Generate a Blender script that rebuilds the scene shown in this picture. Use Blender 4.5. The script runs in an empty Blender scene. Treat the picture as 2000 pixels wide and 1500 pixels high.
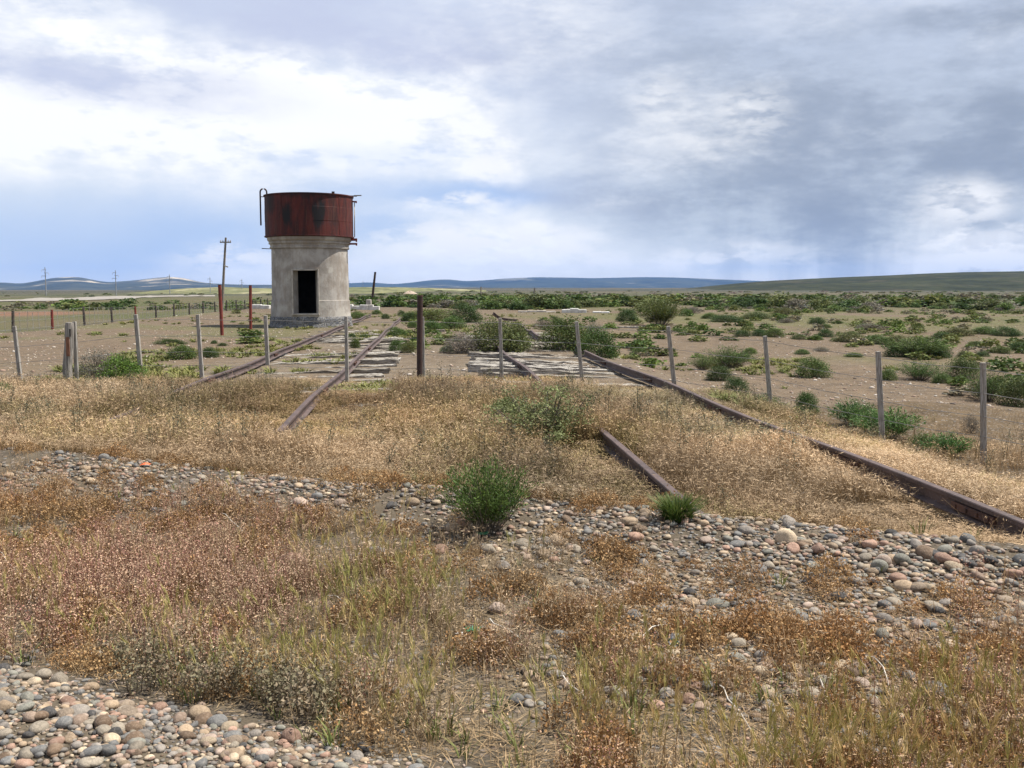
import bpy, bmesh, math, random
import numpy as np
from mathutils import Vector, Matrix

random.seed(11)
R = np.random.default_rng(7)
S = bpy.context.scene
COL = S.collection

# ------------------------------------------------------------------ camera
F = 1900.0            # focal length in photograph pixels (2000 px wide)
HZ = 567.0            # row of the true horizon
CZ = 1.45
PIT = math.atan((750 - HZ) / F)
cam_d = bpy.data.cameras.new('camera')
cam_d.sensor_width = 36.0
cam_d.lens = 36.0 * F / 2000.0
cam_d.clip_start = 0.05
cam_d.clip_end = 60000
cam = bpy.data.objects.new('camera', cam_d)
cam.location = (0, 0, CZ)
cam.rotation_euler = (math.pi / 2 - PIT, 0, 0)
COL.objects.link(cam)
S.camera = cam

def ray(px, py):
    a, b = (px - 1000) / F, (750 - py) / F
    ca, sa = math.cos(PIT), math.sin(PIT)
    return (a, ca + b * sa, -sa + b * ca)

# ------------------------------------------------------------------ light
SUN = Vector((0.90, 0.20, 1.65)).normalized()
SUN_EL = math.asin(SUN.z)
SUN_AZ = math.atan2(SUN.x, SUN.y)
sd = bpy.data.lights.new('sun', 'SUN')
sd.energy = 5.0
sd.angle = math.radians(0.53)
sd.color = (1.0, 0.955, 0.88)
so = bpy.data.objects.new('sun', sd)
so.rotation_euler = (-SUN).to_track_quat('-Z', 'Y').to_euler()
so.location = (30, 10, 60)
COL.objects.link(so)

S.view_settings.view_transform = 'Standard'
S.view_settings.look = 'None'
S.view_settings.exposure = 0.74
S.view_settings.gamma = 1.0
S.view_settings.use_curve_mapping = False
S.render.engine = 'CYCLES'
S.cycles.max_bounces = 5
S.cycles.diffuse_bounces = 3
S.cycles.transparent_max_bounces = 4
S.cycles.volume_bounces = 0
S.cycles.use_denoising = True

# ------------------------------------------------------------------ node helpers
class NT:
    def __init__(s, tree):
        s.t = tree
        tree.nodes.clear()
    def n(s, kind, **kw):
        nd = s.t.nodes.new(kind)
        for k, v in kw.items():
            setattr(nd, k, v)
        return nd
    def put(s, sock, v):
        if v is None:
            return
        if isinstance(v, bpy.types.NodeSocket):
            s.t.links.new(v, sock)
        else:
            if sock.type == 'RGBA' and len(v) == 3:
                v = (*v, 1)
            sock.default_value = v
    def math(s, op, a, b=None, c=None, clamp=False):
        nd = s.n('ShaderNodeMath', operation=op, use_clamp=clamp)
        for i, v in enumerate((a, b, c)):
            s.put(nd.inputs[i], v)
        return nd.outputs[0]
    def mix(s, f, a, b, mode='MIX'):
        nd = s.n('ShaderNodeMix', data_type='RGBA', blend_type=mode)
        nd.clamp_factor = True
        s.put(nd.inputs[0], f); s.put(nd.inputs[6], a); s.put(nd.inputs[7], b)
        return nd.outputs[2]
    def noise(s, vec, scale, detail=4, rough=0.55, dist=0.0):
        nd = s.n('ShaderNodeTexNoise')
        s.put(nd.inputs['Vector'], vec)
        nd.inputs['Scale'].default_value = scale
        nd.inputs['Detail'].default_value = detail
        nd.inputs['Roughness'].default_value = rough
        nd.inputs['Distortion'].default_value = dist
        return nd.outputs['Fac']
    def vor(s, vec, scale, feature='F1', out='Distance'):
        nd = s.n('ShaderNodeTexVoronoi', feature=feature)
        s.put(nd.inputs['Vector'], vec)
        nd.inputs['Scale'].default_value = scale
        return nd
    def rng(s, v, a, b, c=0.0, d=1.0, smooth=True):
        nd = s.n('ShaderNodeMapRange', interpolation_type='SMOOTHSTEP' if smooth else 'LINEAR')
        for i, x in enumerate((v, a, b, c, d)):
            s.put(nd.inputs[i], x)
        return nd.outputs[0]
    def scl(s, vec, sc):
        nd = s.n('ShaderNodeVectorMath', operation='MULTIPLY')
        s.put(nd.inputs[0], vec); nd.inputs[1].default_value = sc
        return nd.outputs[0]

# ------------------------------------------------------------------ world: sky and clouds
W = bpy.data.worlds.new('World')
S.world = W
W.use_nodes = True
w = NT(W.node_tree)
tc = w.n('ShaderNodeTexCoord').outputs['Generated']
sep = w.n('ShaderNodeSeparateXYZ'); w.put(sep.inputs[0], tc)
az = w.math('ARCTAN2', sep.outputs[0], sep.outputs[1])
el = w.math('ARCSINE', sep.outputs[2])
cmb = w.n('ShaderNodeCombineXYZ'); w.put(cmb.inputs[0], az); w.put(cmb.inputs[1], el)
P0 = cmb.outputs[0]
def vnoise(vec, scale, detail, rough=0.55):
    nd = w.n('ShaderNodeTexNoise'); w.put(nd.inputs['Vector'], vec)
    nd.inputs['Scale'].default_value = scale; nd.inputs['Detail'].default_value = detail
    nd.inputs['Roughness'].default_value = rough
    sub = w.n('ShaderNodeVectorMath', operation='SUBTRACT'); w.put(sub.inputs[0], nd.outputs['Color'])
    sub.inputs[1].default_value = (.5, .5, .5)
    return sub.outputs[0]
# cloud edges are torn by two scales of turbulence
wa = w.scl(vnoise(w.scl(P0, (1, 1.7, 1)), 7.0, 5, 0.6), (.085, .05, 0))
add = w.n('ShaderNodeVectorMath', operation='ADD'); w.put(add.inputs[0], P0); w.put(add.inputs[1], wa)
P1 = add.outputs[0]
def ang(px, py):
    d = Vector(ray(px, py)).normalized()
    return math.atan2(d.x, d.y), math.asin(d.z)
def blob(px, py, rx, ry, amp, rot=0.0):
    a, e = ang(px, py)
    m = w.n('ShaderNodeMapping', vector_type='TEXTURE')
    w.put(m.inputs['Vector'], P1)
    m.inputs['Location'].default_value = (a, e, 0)
    m.inputs['Rotation'].default_value = (0, 0, math.radians(rot))
    m.inputs['Scale'].default_value = (rx / F, ry / F, 1)
    g = w.n('ShaderNodeTexGradient', gradient_type='SPHERICAL')
    w.put(g.inputs[0], m.outputs[0])
    return w.rng(g.outputs['Fac'], 0, 1, 0, amp)
def field(bl):
    tot = None
    for b in bl:
        v = blob(*b)
        tot = v if tot is None else w.math('ADD', tot, v)
    return tot
# px, py, rx, ry, amount, tilt
WHITE = [(330, 250, 620, 170, 1.25, -4), (620, 170, 420, 130, .95, -10), (120, 40, 420, 120, .8, -14),
         (955, 315, 130, 90, 1.0, -15), (1000, 60, 360, 150, .55, 0), (700, 240, 380, 130, .7, -12), (60, 250, 320, 110, .5, 0), (900, 190, 240, 110, .45, -15),
         (880, 415, 240, 38, .7, 3), (960, 470, 330, 45, .95, 2), (870, 520, 420, 45, .7, 0),
         (1010, 505, 240, 60, .7, 0), (470, 500, 150, 60, .45, 0), (500, 540, 240, 40, .45, 0),
         (1400, 240, 230, 110, .5, 12), (1290, 180, 190, 110, .38, 25), (1480, 210, 90, 90, .38, 0),
         (1890, 395, 150, 80, .95, 4), (1930, 462, 170, 24, 1.1, 0), (1925, 500, 190, 34, 1.15, 0),
         (1000, 440, 160, 30, .5, 0), (1210, 405, 110, 22, .4, 4), (1300, 510, 110, 25, .55, 0),
         (1480, 490, 130, 40, .4, 0), (1450, 290, 420, 70, .35, 4), (1740, 500, 70, 80, .35, 0),
         (1150, 300, 300, 110, .25, 0), (1650, 20, 260, 60, .3, 0), (1960, 60, 90, 60, .3, 30)]
GREY = [(280, 162, 480, 58, 1.25, -4), (660, 40, 520, 90, 1.05, -7), (860, 112, 240, 46, 1.0, -8), (90, 120, 200, 40, .5, -4),
        (480, 70, 220, 80, .3, 0), (1250, 110, 560, 260, .55, 0), (1720, 250, 620, 260, .95, 0),
        (1500, 330, 700, 120, .45, 0), (1980, 15, 260, 60, 1.25, 0), (1990, 330, 260, 150, .7, 0),
        (1480, 420, 520, 90, .65, 0), (1180, 380, 260, 60, .5, 0), (1620, 470, 260, 100, .5, 0), (1960, 240, 160, 60, .6, 10)]
BLUE = [(720, 310, 300, 42, .85, 4), (850, 375, 420, 50, .9, 2), (930, 400, 180, 30, .6, 3), (760, 440, 170, 50, .65, 0),
        (180, 470, 640, 130, .7, 0), (430, 440, 260, 110, .35, 0), (1010, 395, 200, 30, .6, 0), (1480, 520, 260, 35, .3, 0)]
fw, fg, fb = field(WHITE), field(GREY), field(BLUE)
n1 = w.noise(w.scl(P0, (1, 2.4, 1)), 9.0, 8, 0.62)
n2 = w.noise(w.scl(P0, (1, 2.8, 1)), 30.0, 6, 0.6)
n3 = w.noise(w.scl(P0, (1, .22, 1)), 26.0, 3, 0.5)      # rain streaks
sky = w.n('ShaderNodeTexSky', sky_type='NISHITA')
sky.sun_disc = False
sky.sun_elevation = SUN_EL
sky.sun_rotation = SUN_AZ
sky.air_density = 1.0; sky.dust_density = 0.6; sky.ozone_density = 2.0
skyc = w.mix(1.0, sky.outputs[0], (.085, .085, .085), 'MULTIPLY')
# thin veil of high cloud over the clear sky
veil = w.mix(w.rng(el, 0.0, .30), (.86, .92, 1.0), (.72, .79, .95))
veil = w.mix(w.rng(el, .012, .06, .7, 0.0), veil, (1.0, 1.0, 1.02))
base = w.mix(.82, skyc, veil)
base = w.mix(w.math('MULTIPLY', fb, w.rng(n1, .25, .7, .6, 1.0), clamp=True), base, (.46, .60, .86))
wamt = w.math('MULTIPLY', fw, w.rng(n1, .36, .60, .42, 1.3))
wamt = w.math('ADD', wamt, w.math('MULTIPLY', w.math('MULTIPLY', fw, .5), w.rng(n2, .40, .60, -.34, .42)), clamp=True)
cum_ = field([(960, 468, 300, 46, 1.3, 0), (830, 520, 360, 42, 1.1, 0), (1020, 502, 250, 50, 1.2, 0), (1930, 463, 150, 24, 1.7, 0), (1925, 503, 170, 34, 1.5, 0), (1890, 400, 110, 60, .9, 0), (480, 508, 190, 46, .8, 0), (1340, 508, 380, 36, .7, 0), (880, 402, 130, 26, .9, 0), (950, 318, 80, 60, .9, 0), (1470, 215, 110, 80, .5, 0), (1290, 190, 90, 70, .45, 0)])
n4 = w.noise(w.scl(P0, (1, 2.6, 1)), 21.0, 8, .58)
cum_ = w.math('MULTIPLY', cum_, w.rng(n4, .43, .56, 0, 1.1), clamp=True)
high = w.math('MULTIPLY', w.rng(el, .30, .55), w.rng(n1, .38, .6, .1, .8))
wamt = w.math('MAXIMUM', wamt, high)
c1 = w.mix(wamt, base, (1.02, 1.03, 1.05))
c1 = w.mix(w.math('MULTIPLY', fb, w.rng(n1, .28, .62, .75, .25), clamp=True), c1, (.45, .60, .88))
streak = w.math('MULTIPLY', w.rng(el, .02, .16, 1.0, 0.0), w.rng(az, .10, .30))
gam = w.math('MULTIPLY', fg, w.rng(n1, .34, .62, 1.12, .42))
gam = w.math('ADD', gam, w.math('MULTIPLY', streak, w.rng(n3, .38, .64, -.06, .30)))
gam = w.math('ADD', gam, w.math('MULTIPLY', w.math('MULTIPLY', fg, .35), w.rng(n2, .38, .62, .2, -.2)))
gam = w.math('MULTIPLY', gam, w.math('SUBTRACT', 1.0, w.math('MULTIPLY', fw, .42), clamp=True))
gam = w.math('MULTIPLY', w.math('SUBTRACT', 1.0, w.math('POWER', 2.718, w.math('MULTIPLY', gam, -1.7))), 1.04, clamp=True)
gcol = w.mix(w.rng(az, -.12, .22), (.57, .62, .80), (.315, .37, .47))
c2 = w.mix(gam, c1, gcol)
c2 = w.mix(cum_, c2, (.98, .985, 1.0))
c2 = w.mix(w.rng(el, .34, .62, 0, .80), c2, w.mix(w.rng(n1, .42, .60), (.16, .27, .52), (.50, .53, .58)))
# below the horizon: dull earth
c3 = w.mix(w.rng(el, -.03, -.005), (.16, .14, .11), c2)
bg = w.n('ShaderNodeBackground'); w.put(bg.inputs[0], c3); bg.inputs[1].default_value = 0.62
W.cycles.sampling_method = 'MANUAL'; W.cycles.sample_map_resolution = 256
out = w.n('ShaderNodeOutputWorld'); w.put(out.inputs[0], bg.outputs[0])

# ------------------------------------------------------------------ numeric helpers
_T = np.random.default_rng(3).random((256, 256))
def vn(x, y):
    x = np.asarray(x, float); y = np.asarray(y, float)
    xi = np.floor(x).astype(int); yi = np.floor(y).astype(int)
    fx = x - xi; fy = y - yi
    fx = fx * fx * (3 - 2 * fx); fy = fy * fy * (3 - 2 * fy)
    g = lambda i, j: _T[(xi + i) & 255, (yi + j) & 255]
    return (g(0, 0) * (1 - fx) + g(1, 0) * fx) * (1 - fy) + (g(0, 1) * (1 - fx) + g(1, 1) * fx) * fy
def fbm(x, y, o=4):
    x = np.asarray(x, float); y = np.asarray(y, float)
    v = 0; a = .5; t = 0
    for k in range(o):
        v = v + a * vn(x * 2 ** k + 17 * k, y * 2 ** k + 5 * k); t += a; a *= .5
    return v / t
def ss(a, b, v):
    t = np.clip((np.asarray(v, float) - a) / (b - a), 0, 1)
    return t * t * (3 - 2 * t)
def road_s(x, y): return .41 * x + .912 * y          # distance from the gravel road
def trk_t(x, y): return x + .084 * y                 # distance across the tracks

def zf(x, y):
    x = np.asarray(x, float); y = np.asarray(y, float)
    s = road_s(x, y); t = trk_t(x, y); r = np.hypot(x, y)
    front = ss(-2, 1.5, y)
    z = .13 * np.exp(-((s - 5.35) / .48) ** 2) * (.7 + .6 * fbm(x * .9, y * .9, 2)) * front
    z = z + .10 * np.exp(-((s - 5.0) / 1.1) ** 2) * front * .5
    z = z + .12 * np.exp(-((s - 2.02) / .40) ** 2) * (.8 + .4 * fbm(x * 1.3 + 9, y * 1.3, 2)) * front
    z = z - .42 * ss(3.6, 5.7, t) * ss(5.6, 8, s) * (1 - ss(22, 60, y)) * (r < 400)
    z = z + .16 * np.exp(-(((x - 6.2) / 1.2) ** 2 + ((y - 14.6) / 1.2) ** 2))
    z = z - .68 * ss(14.3, 17.0, -t) * (1 - ss(300, 900, r))
    a = x / np.maximum(np.abs(y), 1)
    z = z + 6.2 * ss(260, 2200, r) * (.12 + .88 * ss(-.27, -.12, a))
    z = z + .10 * (fbm(x * .25, y * .25, 3) - .5) * ss(9, 20, r) * (1 - .75 * ss(-6, -4, t) * (1 - ss(4, 5.5, t)))
    z = z + .035 * (fbm(x * 1.7, y * 1.7, 3) - .5)
    z = z + .9 * (fbm(x / 30, y / 30, 3) - .5) * ss(45, 200, r)
    z = z + 6 * (fbm(x / 260, y / 260, 3) - .5) * ss(300, 1500, r)
    return z

def gnd(px, py):
    """point where the pixel's line of sight meets the ground"""
    d = np.array(ray(px, py)); o = np.array((0, 0, CZ))
    k = 1.5 * 1.012 ** np.arange(0, 640)
    p = o + d[None] * k[:, None]
    h = p[:, 2] - zf(p[:, 0], p[:, 1])
    i = int(np.argmax(h < 0)) if (h < 0).any() else len(k) - 1
    a, b = k[max(i - 1, 0)], k[i]
    for _ in range(18):
        m = (a + b) / 2; q = o + d * m
        if q[2] < zf(q[0], q[1]): b = m
        else: a = m
    return o + d * (a + b) / 2
def at(px, py, Y):
    d = ray(px, py); k = Y / d[1]
    return Vector((d[0] * k, Y, CZ + d[2] * k))

# ------------------------------------------------------------------ object helpers
def link(o, parent=None):
    COL.objects.link(o)
    if parent is not None:
        o.parent = parent
    return o
def tag(o, label=None, cat=None, group=None, kind=None):
    if label: o['label'] = label
    if cat: o['category'] = cat
    if group: o['group'] = group
    if kind: o['kind'] = kind
    return o
def empty(name, loc=(0, 0, 0), rz=0.0):
    o = bpy.data.objects.new(name, None)
    o.location = loc; o.rotation_euler = (0, 0, rz)
    o.empty_display_size = .2
    return link(o)
def np_mesh(name, V, Q, C=None, mat=None, smooth=False, parent=None):
    """V (n,3); Q (m,k) faces; C (n,3) vertex colours"""
    me = bpy.data.meshes.new(name)
    V = np.ascontiguousarray(V, np.float32); Q = np.ascontiguousarray(Q, np.int32)
    k = Q.shape[1]
    me.vertices.add(len(V)); me.vertices.foreach_set('co', V.ravel())
    me.loops.add(Q.size); me.loops.foreach_set('vertex_index', Q.ravel())
    me.polygons.add(len(Q))
    me.polygons.foreach_set('loop_start', np.arange(0, Q.size, k, dtype=np.int32))
    try: me.polygons.foreach_set('loop_total', np.full(len(Q), k, np.int32))
    except Exception: pass
    me.polygons.foreach_set('use_smooth', np.full(len(Q), smooth))
    if C is not None:
        at_ = me.color_attributes.new('Col', 'FLOAT_COLOR', 'POINT')
        c4 = np.ones((len(V), 4), np.float32); c4[:, :3] = C
        at_.data.foreach_set('color', c4.ravel())
    me.update(calc_edges=True)
    if mat: me.materials.append(mat)
    o = bpy.data.objects.new(name, me)
    return link(o, parent)

class MB:
    """collects simple shapes of one part into one mesh"""
    def __init__(s): s.v = []; s.f = []
    def add(s, vs, fs):
        n = len(s.v); s.v += [tuple(p) for p in vs]; s.f += [tuple(i + n for i in f) for f in fs]
        return s
    def box(s, c, d, rot=None, taper=1.0):
        hx, hy, hz = d[0] / 2, d[1] / 2, d[2] / 2
        vs = []
        for z, k in ((-hz, 1), (hz, taper)):
            for x, y in ((-hx, -hy), (hx, -hy), (hx, hy), (-hx, hy)):
                p = Vector((x * k, y * k, z))
                if rot is not None: p = rot @ p
                vs.append(p + Vector(c))
        return s.add(vs, [(3, 2, 1, 0), (4, 5, 6, 7), (0, 1, 5, 4), (1, 2, 6, 5), (2, 3, 7, 6), (3, 0, 4, 7)])
    def tube(s, pts, rad, n=8, cap=True):
        pts = [Vector(p) for p in pts]
        rad = rad if isinstance(rad, (list, tuple)) else [rad] * len(pts)
        vs, fs = [], []
        up = Vector((0, 0, 1))
        if abs((pts[-1] - pts[0]).normalized().z) > .8: up = Vector((1, 0, 0))
        for i, p in enumerate(pts):
            d = (pts[min(i + 1, len(pts) - 1)] - pts[max(i - 1, 0)]).normalized()
            a = d.cross(up)
            if a.length < .05: a = d.cross(Vector((1, 0, 0)))
            a.normalize(); b = a.cross(d)
            for k in range(n):
                t = 2 * math.pi * k / n
                vs.append(p + (a * math.cos(t) + b * math.sin(t)) * rad[i])
        for i in range(len(pts) - 1):
            for k in range(n):
                fs.append((i * n + k, i * n + (k + 1) % n, (i + 1) * n + (k + 1) % n, (i + 1) * n + k))
        if cap:
            fs.append(tuple(range(n - 1, -1, -1))); fs.append(tuple((len(pts) - 1) * n + k for k in range(n)))
        return s.add(vs, fs)
    def lathe(s, prof, n=96, a0=0, a1=2 * math.pi):
        full = abs(a1 - a0 - 2 * math.pi) < 1e-6
        m = n if full else n + 1
        vs = [(r * math.sin(a0 + (a1 - a0) * k / n), -r * math.cos(a0 + (a1 - a0) * k / n), z) for r, z in prof for k in range(m)]
        fs = []
        for i in range(len(prof) - 1):
            for k in range(n):
                k2 = (k + 1) % m
                fs.append((i * m + k, i * m + k2, (i + 1) * m + k2, (i + 1) * m + k))
        return s.add(vs, fs)
    def build(s, name, mat, parent=None, smooth=False, bevel=0, auto=None):
        me = bpy.data.meshes.new(name)
        me.from_pydata(s.v, [], s.f); me.update()
        bm = bmesh.new(); bm.from_mesh(me); bmesh.ops.recalc_face_normals(bm, faces=bm.faces)
        if bevel:
            bmesh.ops.bevel(bm, geom=[e for e in bm.edges if len(e.link_faces) == 2 and e.calc_face_angle(0) > .6],
                            offset=bevel, segments=1, affect='EDGES')
        bm.to_mesh(me); bm.free()
        if smooth:
            for p in me.polygons: p.use_smooth = True
            if auto:
                me.set_sharp_from_angle(angle=math.radians(auto))
        me.materials.append(mat)
        return link(bpy.data.objects.new(name, me), parent)

def dup(o, parent=None):
    c = o.copy(); COL.objects.link(c)
    c.parent = parent
    for ch in list(o.children):
        dup(ch, c)
    return c

# ------------------------------------------------------------------ materials
def mat(name):
    m = bpy.data.materials.new(name); m.use_nodes = True
    return m, NT(m.node_tree)
def finish(t, col, rough=.85, bump=None, bstr=.3, bdist=.02, spec=.3, metal=0.0, trans=None):
    p = t.n('ShaderNodeBsdfPrincipled')
    t.put(p.inputs['Base Color'], col); t.put(p.inputs['Roughness'], rough)
    p.inputs['Specular IOR Level'].default_value = spec
    t.put(p.inputs['Metallic'], metal)
    if bump is not None:
        b = t.n('ShaderNodeBump'); b.inputs['Strength'].default_value = bstr; b.inputs['Distance'].default_value = bdist
        t.put(b.inputs['Height'], bump); t.put(p.inputs['Normal'], b.outputs[0])
    o = t.n('ShaderNodeOutputMaterial')
    if trans:
        tr = t.n('ShaderNodeBsdfTranslucent'); t.put(tr.inputs[0], col)
        mx = t.n('ShaderNodeMixShader'); mx.inputs[0].default_value = trans
        t.put(mx.inputs[1], p.outputs[0]); t.put(mx.inputs[2], tr.outputs[0]); t.put(o.inputs[0], mx.outputs[0])
    else:
        t.put(o.inputs[0], p.outputs[0])
def opos(t): return t.n('ShaderNodeTexCoord').outputs['Object']
def gpos(t): return t.n('ShaderNodeNewGeometry').outputs['Position']
def vcol(t):
    a = t.n('ShaderNodeAttribute'); a.attribute_name = 'Col'; return a.outputs['Color']
def oinfo(t): return t.n('ShaderNodeObjectInfo')
def simple(name, a, b, scale=8, rough=.85, bump=.3, stretch=(1, 1, 1), detail=6, metal=0.0, spec=.3, lo=.35, hi=.65):
    m, t = mat(name)
    v = t.scl(opos(t), stretch)
    n = t.noise(v, scale, detail, .6)
    finish(t, t.mix(t.rng(n, lo, hi), a, b), rough, n, bump, .02, spec, metal)
    return m

# ground: vertex colours carry the soil, nodes add pebbles and grit
def mk_ground():
    m, t = mat('soil_and_grit')
    p = gpos(t)
    v1 = t.vor(p, 26); v2 = t.vor(p, 7.5); v3 = t.vor(p, 80)
    n = t.noise(p, 3.0, 8, .65); nf = t.noise(p, .05, 6, .6)
    c = vcol(t)
    c = t.mix(1.0, c, t.mix(t.rng(n, .3, .7), (.72, .72, .72), (1.28, 1.26, 1.22)), 'MULTIPLY')
    hs = t.n('ShaderNodeSeparateColor'); t.put(hs.inputs[0], v1.outputs['Color'])
    peb = t.math('MULTIPLY', t.rng(v1.outputs['Distance'], .5, .30), t.math('GREATER_THAN', hs.outputs[0], .55))
    pc = t.mix(hs.outputs[1], (.15, .11, .085), (.31, .26, .215))
    pc = t.mix(t.math('GREATER_THAN', hs.outputs[2], .7), pc, (.22, .215, .21))
    c = t.mix(t.math('MULTIPLY', peb, .55), c, pc)
    h2 = t.n('ShaderNodeSeparateColor'); t.put(h2.inputs[0], v2.outputs['Color'])
    big = t.math('MULTIPLY', t.rng(v2.outputs['Distance'], .24, .16), t.math('GREATER_THAN', h2.outputs[0], .80))
    c = t.mix(t.math('MULTIPLY', big, .5), c, t.mix(h2.outputs[1], (.19, .14, .11), (.40, .35, .30)))
    grit = t.rng(v3.outputs['Distance'], .1, .6, .75, 1.15)
    gm = t.n('ShaderNodeCombineXYZ')
    for i in range(3): t.put(gm.inputs[i], grit)
    c = t.mix(1.0, c, gm.outputs[0], 'MULTIPLY')
    h = t.math('ADD', t.math('MULTIPLY', n, .6), t.math('ADD', t.math('MULTIPLY', peb, .35), t.math('MULTIPLY', big, .6)))
    finish(t, c, .95, h, .8, .03, .15)
    return m
M_ground = mk_ground()

def mk_leaf(name, trans=.25, rough=.7, objtint=False, gain=(.84, .84, .84)):
    m, t = mat(name)
    c = t.mix(1.0, vcol(t), gain, 'MULTIPLY')
    if objtint:
        c = t.mix(1.0, c, oinfo(t).outputs['Color'], 'MULTIPLY')
    finish(t, c, rough, spec=.18, trans=trans)
    return m
M_grass = mk_leaf('dry_blades', .15, .75, False, (.90, .87, .83))
M_leaf = mk_leaf('leaf', .22, .6, True)
M_leafmass = mk_leaf('leaf_far', .2, .7)
M_twig = simple('twig_bark', (.10, .08, .06), (.2, .165, .13), 20)

def mk_stone(name, obj):
    m, t = mat(name)
    g = opos(t) if obj else gpos(t)
    n = t.noise(g, 3.2 if obj else 60, 8, .65)
    sp = t.noise(g, 14 if obj else 260, 3, .7)
    if obj:
        c = oinfo(t).outputs['Color']
    else:
        c = vcol(t)
    c = t.mix(1.0, c, t.mix(t.rng(n, .3, .7), (.72, .71, .69), (1.22, 1.2, 1.18)), 'MULTIPLY')
    c = t.mix(1.0, c, t.mix(t.rng(sp, .35, .65), (.8, .8, .8), (1.14, 1.13, 1.12)), 'MULTIPLY')
    c = t.mix(t.rng(n, .48, .72, 0, .5), c, (.225, .19, .15))
    finish(t, c, .8, t.math('ADD', n, t.math('MULTIPLY', sp, .5)), .5, .012 if obj else .004, .3)
    return m
M_stone = mk_stone('river_stone', True)
M_peb = mk_stone('pebbles', False)

def mk_sleeper():
    m, t = mat('weathered_timber')
    g = opos(t)
    n = t.noise(t.scl(g, (1.2, 14, 14)), 5, 8, .65)
    k = t.noise(t.scl(g, (.6, 30, 30)), 4, 4, .6)
    c = t.mix(t.rng(n, .32, .62), (.13, .11, .09), (.52, .485, .43))
    c = t.mix(t.rng(k, .56, .64), c, (.09, .07, .055))
    c = t.mix(1.0, c, t.mix(oinfo(t).outputs['Random'], (.72, .68, .62), (1.15, 1.15, 1.15)), 'MULTIPLY')
    finish(t, c, .9, t.math('SUBTRACT', n, t.math('MULTIPLY', t.rng(k, .55, .64), .7)), .9, .03, .15)
    return m
M_sleeper = mk_sleeper()

def mk_post():
    m, t = mat('grey_post_wood')
    g = opos(t)
    n = t.noise(t.scl(g, (16, 16, 1.3)), 5, 6, .65)
    k = t.noise(t.scl(g, (1, 1, .8)), 2.5, 3)
    c = t.mix(t.rng(n, .3, .66), (.14, .12, .10), (.38, .355, .32))
    c = t.mix(t.rng(k, .5, .7, 0, .5), c, (.27, .22, .165))
    finish(t, c, .9, n, .6, .012, .15)
    return m
M_post = mk_post()

def mk_rust(name, dark, mid, fleck, sc=3.0, spec=.35):
    m, t = mat(name)
    g = opos(t)
    n = t.noise(g, sc, 8, .68); k = t.noise(g, sc * 9, 6, .7)
    c = t.mix(t.rng(n, .35, .6), dark, mid)
    c = t.mix(t.rng(k, .52, .72, 0, .75), c, fleck)  # paler rust flecks scattered by fine noise
    finish(t, c, .7, t.math('ADD', n, t.math('MULTIPLY', k, .5)), .35, .01, spec)
    return m
M_rail = mk_rust('rail_rust', (.045, .029, .025), (.090, .058, .050), (.17, .122, .108), 5, .5)
M_fast = mk_rust('fishplate_rust', (.045, .025, .02), (.10, .05, .035), (.19, .09, .055), 8)
M_redpost = mk_rust('red_oxide_steel', (.11, .022, .016), (.19, .035, .024), (.17, .06, .04), 5)
M_brownpost = mk_rust('brown_rust_steel', (.028, .016, .013), (.052, .026, .021), (.09, .058, .046), 5)
M_wire = simple('galvanised_wire', (.13, .125, .12), (.24, .23, .22), 5, .5, 0, metal=.3)

def mk_tank():
    m, t = mat('tank_red_rust')
    g = opos(t)
    n = t.noise(t.scl(g, (1.6, 1.6, .35)), 2.6, 7, .66)
    s = t.noise(t.scl(g, (5, 5, .22)), 3.0, 5, .6)
    k = t.noise(g, 16, 6, .7)
    c = t.mix(t.rng(n, .34, .62), (.026, .0055, .005), (.085, .012, .008))
    c = t.mix(t.rng(s, .50, .72, 0, .7), c, (.105, .040, .026))
    c = t.mix(t.rng(k, .55, .75, 0, .4), c, (.22, .075, .042))
    # black tar stains running down the plates
    sepn = t.n('ShaderNodeSeparateXYZ'); t.put(sepn.inputs[0], g)
    def stain(x0, z0, rx, rz):
        u = t.math('DIVIDE', t.math('SUBTRACT', sepn.outputs[0], x0), rx)
        v = t.math('DIVIDE', t.math('SUBTRACT', sepn.outputs[2], z0), rz)
        d = t.math('ADD', t.math('MULTIPLY', u, u), t.math('MULTIPLY', v, v))
        return t.rng(t.math('ADD', d, t.math('MULTIPLY', t.math('SUBTRACT', n, .5), 3.2)), 1.25, .0)
    st = t.math('MAXIMUM', stain(.62, .95, .34, .78), t.math('MULTIPLY', stain(-.62, .8, .24, .55), .85))
    st = t.math('MULTIPLY', st, 1.15, clamp=True)
    st = t.math('MAXIMUM', st, t.math('MULTIPLY', stain(.1, 1.62, 1.3, .22), .65))
    st = t.math('MAXIMUM', st, t.math('MULTIPLY', stain(-1.4, 1.3, .5, .5), .6))
    c = t.mix(st, c, (.008, .006, .007))
    finish(t, c, .68, t.math('ADD', n, t.math('MULTIPLY', k, .3)), .25, .03, .35)
    return m
M_tank = mk_tank()

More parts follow.
